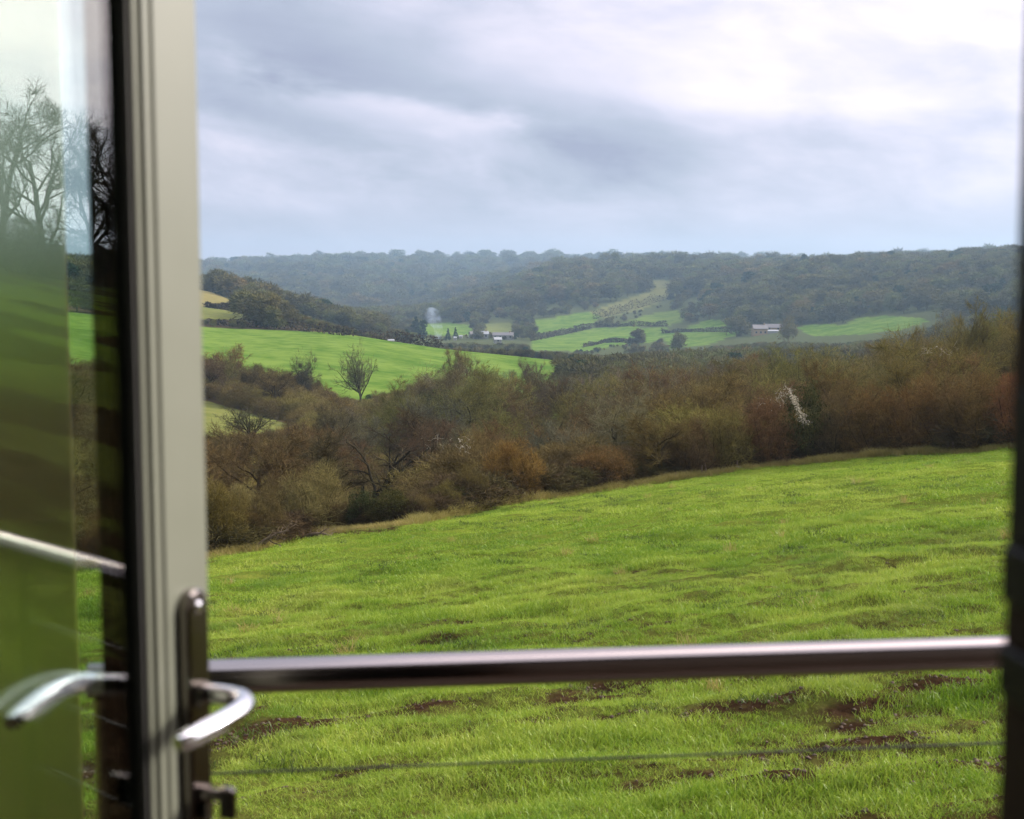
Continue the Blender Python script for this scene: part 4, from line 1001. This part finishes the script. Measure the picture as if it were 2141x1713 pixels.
def near_grass():
    # first 9-30 m: fine tufts; then coarser ones up to the hedge
    x, y, d, a = field_points(36000, -21.5, 22.5, 8.2, 30, 1.3)
    s = soil(x, y); keep = rng.random(len(x)) > s*.86; x, y, d, s = x[keep], y[keep], d[keep], s[keep]
    clump = fbm(x/1.1, y/.8, 120, 3); h = (.28+1.5*clump**1.8)*(1-.45*s)*(.7+.6*rng.random(len(x)))
    z = height(x, y, True)
    scatter('grass', np.stack([x, y, z], 1), np.stack([h*.55+.5, h*.55+.5, h], 1), rng.random(len(x))*6.28,
            [tuft(201+i, 46, .14, .088, .0044, 'grass', 1.0) for i in range(5)], 'short bright green pasture grass in front of the balcony rail', 'grass', tilt=.12)
    x, y, d, a = field_points(34000, -21.5, 23, 24, 78, 1.5); k = d < hedge_d(a) + .4
    k &= rng.random(len(x)) > churned(x, y)*.95; k &= rng.random(len(x)) > soil(x, y)*.8
    x, y, d = x[k], y[k], d[k]; clump = fbm(x/1.6, y/1.2, 130, 3); h = (.25+1.7*clump**2)*(.6+.7*rng.random(len(x))); z = height(x, y, True)
    scatter('distant_grass', np.stack([x, y, z], 1), np.stack([h*.5+.6, h*.5+.6, h*.85], 1), rng.random(len(x))*6.28,
            [tuft(211+i, 60, .34, .075, .010, 'grass', 1.0) for i in range(5)], 'pasture grass of the sloping field up to the hedge', 'grass', tilt=.1)
    # tall withered grass along the hedge foot and a few straw tussocks in the field
    n = 4200; a = -20+42*rng.random(n); px = CXP+FPX*np.tan(np.radians(a))*.995
    dd = hedge_d(a) - .10 - np.abs(rng.normal(0, .30, n)) + .5*(rng.random(n) < .35) ; x, y = dd*np.sin(np.radians(a)), dd*np.cos(np.radians(a))
    h = (.5+.9*fbm(x/2.5, y/2.5, 140, 2))*(.7+.6*rng.random(n)); h = np.where(px < 860, h*.55, h)*np.where(px > 1200, .68, .9)
    nt = 70; x2, y2, d2, a2 = field_points(nt, -18, 21, 12, 52, 1.6)
    X = np.concatenate([x, x2]); Y = np.concatenate([y, y2]); H = np.concatenate([h, .30+.25*rng.random(nt)])
    scatter('withered_grass', np.stack([X, Y, height(X, Y, True)], 1), np.stack([H*.6+.3, H*.6+.3, H], 1), rng.random(len(X))*6.28,
            [tuft(221+i, 46, .22, .42, .012, 'hay', .7) for i in range(4)], 'straw coloured dead grass along the foot of the hedge', 'grass', tilt=.1)
M['tussock'] = grass_mat('tussock_blades', [(0, (.03, .055, .010)), (.5, (.065, .10, .014)), (.85, (.12, .13, .03)), (1, (.20, .15, .06))])
def tussocks():
    n = 1500; x, y, d, a = field_points(n, -20, 22, 11, 62, 1.7); k = (d < hedge_d(a)-.5) & (fbm(x/5, y/3.5, 150, 3) > .47); x, y, d = x[k], y[k], d[k]; m = len(x)
    h = (.5+.9*rng.random(m)); scatter('tussocks', np.stack([x, y, height(x, y, True)], 1), np.stack([h*(1.1+rng.random(m)), h*.9, h], 1), np.zeros(m)+.1, [tuft(231+i, 170, .24, .065, .0048, 'tussock', 1.1) for i in range(4)],
            'darker coarse tussocks dotted over the pasture', 'grass', tilt=.1)
tussocks()
near_grass()
# earth clods in the bare patches
M['clod'] = pbr('brown_earth', (.055, .033, .018), .9, var=.4, scale=3)
def clods():
    x, y, d, a = field_points(26000, -20, 22, 8.5, 26, 1.4); s = soil(x, y); k = rng.random(len(x)) < s*.8*(s > .3); x, y = x[k], y[k]
    rg = np.random.default_rng(5); th = np.linspace(0, 6.283, 7)[:-1]; lib = []
    for i in range(3):
        ring = [np.stack([np.cos(th)*r_, np.sin(th)*r_, np.full(6, z_)], 1) for r_, z_ in ((.9, 0), (1, .35), (.55, .8))]
        V = np.concatenate(ring+[[[0, 0, .95]]])*(1+.3*rg.normal(size=(19, 3)).clip(-1, 1)); Q = [[r_*6+j, r_*6+(j+1) % 6, r_*6+6+(j+1) % 6, r_*6+6+j] for r_ in range(2) for j in range(6)]
        T = [[12+j, 12+(j+1) % 6, 18] for j in range(6)]; me = mesh_np('earth_clod', V, T, Q); me.materials.append(M['clod']); lib.append(me)
    sz = .006+.014*rng.random(len(x))**2
    scatter('earth_clods', np.stack([x, y, height(x, y, True)], 1), np.stack([sz*1.2, sz*1.2, sz], 1), rng.random(len(x))*6.28, lib, 'small brown clods of earth in the bare patches', 'soil', tilt=.3)
clods()

# ------------------------------------------------------------------ the building at the camera
WALL_A = R(6.4)                   # the wall and the rail run 6.4 degrees off the picture plane
HX, HY = -.555, .612              # hinge corner of the door, on the outer face of the wall
wx, wy = math.cos(WALL_A), math.sin(WALL_A)
def wall_loc(u, v): return (HX + wx*u - wy*v, HY + wy*u + wx*v)
OPEN_W = .8127
house_root = empty('garden_room', (HX, HY, 0), WALL_A, label='dark timber garden room whose open doorway frames the view', cat='building')
house_root['kind'] = 'structure'
b = MB(); b.box(-2.4, -.075, -.16, -.002, -.6, 2.75); b.box(OPEN_W+.075, 2.6, -.16, -.002, -.6, 2.75); b.box(-.075, OPEN_W+.075, -.16, -.002, 2.19, 2.75); b.box(-.075, OPEN_W+.075, -.16, -.002, -.6, -.03)
b.build('outer_wall', M['wall_out'], house_root)
b = MB(); b.box(-2.4, -.06, -.20, -.1602, 0, 2.5); b.box(OPEN_W+.06, 2.6, -.20, -.1602, 0, 2.5); b.box(-.06, OPEN_W+.06, -.20, -.1602, 2.17, 2.5)
b.box(-2.44, -2.4, -4.2, -.2, 0, 2.5); b.box(2.6, 2.64, -4.2, -.2, 0, 2.5); b.box(-2.4, 2.6, -4.24, -4.2, 0, 2.5)
b.build('inner_wall', M['wall_in'], house_root)
b = MB(); b.box(-2.44, 2.64, -4.24, -.1602, 2.502, 2.56); b.build('ceiling', M['wall_in'], house_root)
b = MB(); b.box(-2.4, 2.6, -4.2, -.2, -.05, -.002); b.build('floor', M['boards'], house_root)
b = MB(); b.box(-2.7, 2.9, -4.6, .28, 2.76, 2.86); b.build('roof', M['black'], house_root)
# frame of the doorway
fr = empty('door_frame', (HX, HY, 0), WALL_A, label='dark brown door frame around the open doorway', cat='door frame')
M_fr = M['dark_frame']
b = MB(); b.box(-.07, -.012, -.155, .012, -.028, 2.185, .004); b.build('jamb', M_fr, fr)
b = MB(); b.box(OPEN_W, OPEN_W+.07, -.155, .012, -.028, 2.185, .004); jb = b.build('jamb', M_fr, fr)
b = MB(); b.box(-.0118, OPEN_W-.0002, -.15, .01, 2.12, 2.183, .004); b.build('head', M_fr, fr)
b = MB(); b.box(-.0118, OPEN_W-.0002, -.15, .03, -.03, .0, .004); b.build('threshold', M['steel'], fr)
b = MB(); b.box(OPEN_W-.0037, OPEN_W-.0002, -.052, -.004, 1.628, 1.762, .002); b.build('weather_seal', M['frame'], jb)
b = MB(); b.box(OPEN_W-.0037, OPEN_W-.0002, -.052, -.004, .35, 1.627, .002); b.build('keep_strip', M_fr, jb)
def keep(z0, z1, proud, y0=-.045, y1=-.004, m='black'):
    b = MB(); b.box(OPEN_W-.0038-proud, OPEN_W-.0038, y0, y1, z0, z1, .0015); b.build('lock_keep', M[m], jb)
keep(1.49, 1.56+.03, .002); keep(1.628, 1.70, .002)
keep(1.485, 1.513, .0055); keep(1.437, 1.462, .0055)

# ------------------------------------------------------------------ the open door
DOOR_AZ = R(18.8); DW, TH = .80, .057
door = empty('glazed_door', (HX, HY, 0), R(90)-DOOR_AZ, label='grey framed glass door standing open at the left', cat='door')
Z0, Z1 = .015, 2.105; ST = .078
b = MB()
b.box(DW-ST, DW, 0, TH, Z0, Z1, .003); b.box(0, ST, 0, TH, Z0, Z1, .003)
b.build('stile', M['frame'], door)
b = MB(); b.box(ST, DW-ST, .001, TH-.001, Z0, Z0+ST, 0); b.box(ST, DW-ST, .001, TH-.001, Z1-ST, Z1, 0); b.build('rail', M['frame'], door)
# glazing beads: stepped moulding along the inner edge of each stile and rail
G0, G1 = ST, DW-ST
b = MB()
for s_, e_ in ((G1, -1), (G0, 1)):
    xs = sorted((s_, s_+e_*.011)); b.box(xs[0], xs[1], .0022, .0175, Z0+ST, Z1-ST, .0010)
    xs = sorted((s_+e_*.011, s_+e_*.020)); b.box(xs[0], xs[1], .0062, .0175, Z0+ST, Z1-ST, .0010)
b.box(G0+.020, G1-.020, .006, .0175, Z0+ST, Z0+ST+.018, .001); b.box(G0+.020, G1-.020, .006, .0175, Z1-ST-.018, Z1-ST, .001)
b.build('glazing_bead', M['frame'], door)
b = MB()
for s_, e_ in ((G1, -1), (G0, 1)):
    xs = sorted((s_+e_*.020, s_+e_*.025)); b.box(xs[0], xs[1], .0095, .0180, Z0+ST+.018, Z1-ST-.018)
b.build('gasket', M['gasket'], door)
b = MB(); g0, g1 = G0+.004, G1-.004
b.box(g0, g1, .0182, .0222, Z0+ST+.002, Z1-ST-.002); b.box(g0, g1, .0382, .0422, Z0+ST+.002, Z1-ST-.002)
glass = b.build('glass', M['glass'], door)
b = MB(); sw = .014
b.box(g0, g0+sw, .0223, .0381, Z0+ST+.002, Z1-ST-.002); b.box(g1-sw, g1, .0223, .0381, Z0+ST+.002, Z1-ST-.002)
b.box(g0+sw, g1-sw, .0223, .0381, Z0+ST+.002, Z0+ST+sw); b.box(g0+sw, g1-sw, .0223, .0381, Z1-ST-sw, Z1-ST-.002)
b.build('spacer', M['black'], glass)
b = MB()
for s_, e_ in ((G1, -1), (G0, 1)):
    xs = sorted((s_, s_+e_*.020)); b.box(xs[0], xs[1], .0424, TH-.001, Z0+ST, Z1-ST)
b.build('outer_bead', M['black'], door)

# lever handles on long plates, inside (towards -y) and outside
PX, PZ = DW-.039, 1.243            # spindle
def stadium(cx, w, z0, z1, y0, y1, n=10):
    r = w/2; pts = [(cx + r*math.cos(a), z1-r + r*math.sin(a)) for a in np.linspace(0, math.pi, n)] + [(cx + r*math.cos(a), z0+r + r*math.sin(a)) for a in np.linspace(math.pi, 2*math.pi, n)]
    k = len(pts); c = .003; s = 1 if y1 > y0 else -1
    def sh(q, i): return (cx + (q[0]-cx)*(1-i/r), (z0+z1)/2 + (q[1]-(z0+z1)/2)*(1-i/((z1-z0)/2)))
    V = [(q[0], y0, q[1]) for q in pts] + [(q[0], y1-s*c, q[1]) for q in pts] + [(sh(q, c)[0], y1, sh(q, c)[1]) for q in pts]
    F = [(i, (i+1) % k, k+(i+1) % k, k+i) for i in range(k)] + [(k+i, k+(i+1) % k, 2*k+(i+1) % k, 2*k+i) for i in range(k)] + [tuple(range(2*k, 3*k)), tuple(range(k-1, -1, -1))]
    return V, F
def handle(s, label=None):
    y = lambda v: (-v if s < 0 else TH+v)
    b = MB(); b.add(*stadium(PX, .038, PZ-.145, PZ+.103, y(.0003), y(.012))); hp = b.build('handle_plate', M['plate'], door, True)
    b = MB(); b.tube([(PX, y(.0115), PZ), (PX, y(.020), PZ)], [.0135, .0125], 24); b.build('rosette', M['plate'], hp, True)
    b = MB(); b.tube([(PX, y(.0115), PZ+.085), (PX, y(.0135), PZ+.085), (PX, y(.0150), PZ+.085)], [.0068, .0058, .002], 16); b.build('screw', M['chrome'], hp, True)
    ctl = [(0, .012), (0, .020), (0, .036), (-.005, .054), (-.018, .067), (-.036, .0725), (-.058, .0725), (-.082, .069), (-.105, .0635), (-.126, .057), (-.14, .05)]
    pts = []
    for i in range(1, len(ctl)-2):
        for t in (0, .25, .5, .75):
            q = [0.5*(2*ctl[i][j] + (ctl[i+1][j]-ctl[i-1][j])*t + (2*ctl[i-1][j]-5*ctl[i][j]+4*ctl[i+1][j]-ctl[i+2][j])*t*t + (3*ctl[i][j]-ctl[i-1][j]-3*ctl[i+1][j]+ctl[i+2][j])*t**3) for j in (0, 1)]
            pts.append((PX+.005+q[0], y(q[1]), PZ-.42*q[0]*q[0]))
    rad = [.0094]*8 + [.0100]*(len(pts)-11) + [.0095, .0086, .0065]
    b = MB(); b.tube(pts, rad, 20, flat=1.0); b.build('lever', M['chrome'], hp, True)
    b = MB(); zc = PZ-.098
    b.tube([(PX, y(.0115), zc), (PX, y(.020), zc)], [.0088, .0088], 20); b.box(PX-.005, PX+.005, min(y(.0115), y(.020)), max(y(.0115), y(.020)), zc-.024, zc-.004); b.build('lock_cylinder', M['steel'], hp, True)
    if s < 0:
        b = MB(); b.tube([(PX, y(.0199), zc), (PX, y(.034), zc)], [.0062, .0055], 16); b.box(PX-.0045, PX+.0045, y(.047), y(.031), zc-.022, zc+.009, .002); b.build('thumb_turn', M['plate'], hp, True)
handle(-1); handle(1)
# hinges
for hz in (.25, 1.05, 1.85):
    b = MB(); b.tube([(-.006, .0, hz-.05), (-.006, .0, hz+.05)], .007, 12); b.build('hinge', M['steel'], door, True)
    
# ------------------------------------------------------------------ balcony
RA = (-.42, 2.0)                 # a point of the rail
def rail_pt(u): return (RA[0]+wx*u, RA[1]+wy*u)
RZ = EYE - .5870
bal = empty('balcony_railing', (RA[0], RA[1], 0), WALL_A, label='stainless steel railing with round handrail and thin cables across the view', cat='railing')
b = MB(); b.tube([(u, 0, RZ) for u in np.linspace(-.185, 2.0, 9)], .0252, 32); b.build('handrail', M['steel'], bal, True)
for u in (-.16, 1.62):
    b = MB(); b.tube([(u, 0, -.02), (u, 0, RZ-.024)], .019, 24); po = b.build('post', M['steel'], bal, True)
    b = MB(); b.tube([(u, 0, -.02), (u, 0, -.008)], .05, 24); b.build('base_plate', M['steel'], po, True)
for k in range(6):
    b = MB(); z = RZ - .1435 - k*.155; b.tube([(u, 0, z) for u in (-.16, .4, 1, 1.62)], .0019, 8); b.build('cable', M['wire'], bal, True)
b = MB()
for k in range(13):
    v0 = .034 + k*.118; b.box(-2.3, 3.0, v0, v0+.112, -.055, -.030, .002)
dk = b.build('deck', M['boards'], None, kind='structure'); dk.location = (HX, HY, 0); dk.rotation_euler = (0, 0, WALL_A)
# frosted screen closing the left end of the balcony
def frosted():
    m, t, out = mat('frosted_glass')
    g = t.node('ShaderNodeBsdfRefraction', inp={'Roughness': .30, 'IOR': 1.12, 'Color': (.90, .89, .76, 1)})
    tl = t.node('ShaderNodeBsdfTranslucent', inp={'Color': (.45, .48, .42, 1)})
    mx = t.node('ShaderNodeMixShader', inp={0: .04, 1: g.outputs[0], 2: tl.outputs[0]})
    t.l.new(mx.outputs[0], out.inputs[0]); return m
scr = empty('privacy_screen', (RA[0]-.200*wx, RA[1]-.200*wy, 0), WALL_A, label='frosted glass privacy screen at the left end of the balcony behind the door', cat='screen')
b = MB(); b.box(-.012, -.002, -1.30, .02, .06, 2.15, .001); b.build('panel', frosted(), scr)
b = MB(); b.box(-.018, .004, -1.31, .03, .02, .059, .002); b.build('bottom_channel', M['steel'], scr)
# a fence post out in the field to the right, mirrored in the door glass
a = R(53.6); d = 11.5; x, y = d*math.sin(a), d*math.cos(a); z = float(height(x, y, True)); b = MB(); b.box(-.06, .06, -.06, .06, -.3, 1.35, .008)
o = b.build('fence_post', M['post_wood'], None, label='weathered wooden fence post mirrored in the dark edge of the door glass', cat='post'); o.location = (x, y, z)

# ------------------------------------------------------------------ haze
def haze():
    b = MB(); b.box(-1900, 1900, -60, 3300, -85, 62)
    m, t, out = mat('haze')
    v = t.node('ShaderNodeVolumePrincipled', inp={'Color': (.44, .64, .82, 1), 'Density': .00018}); v.inputs['Anisotropy'].default_value = .3
    t.l.new(v.outputs[0], out.inputs['Volume'])
    b.build('haze', m, None, kind='stuff', label='thin blue winter haze over the valley', cat='haze')
haze()
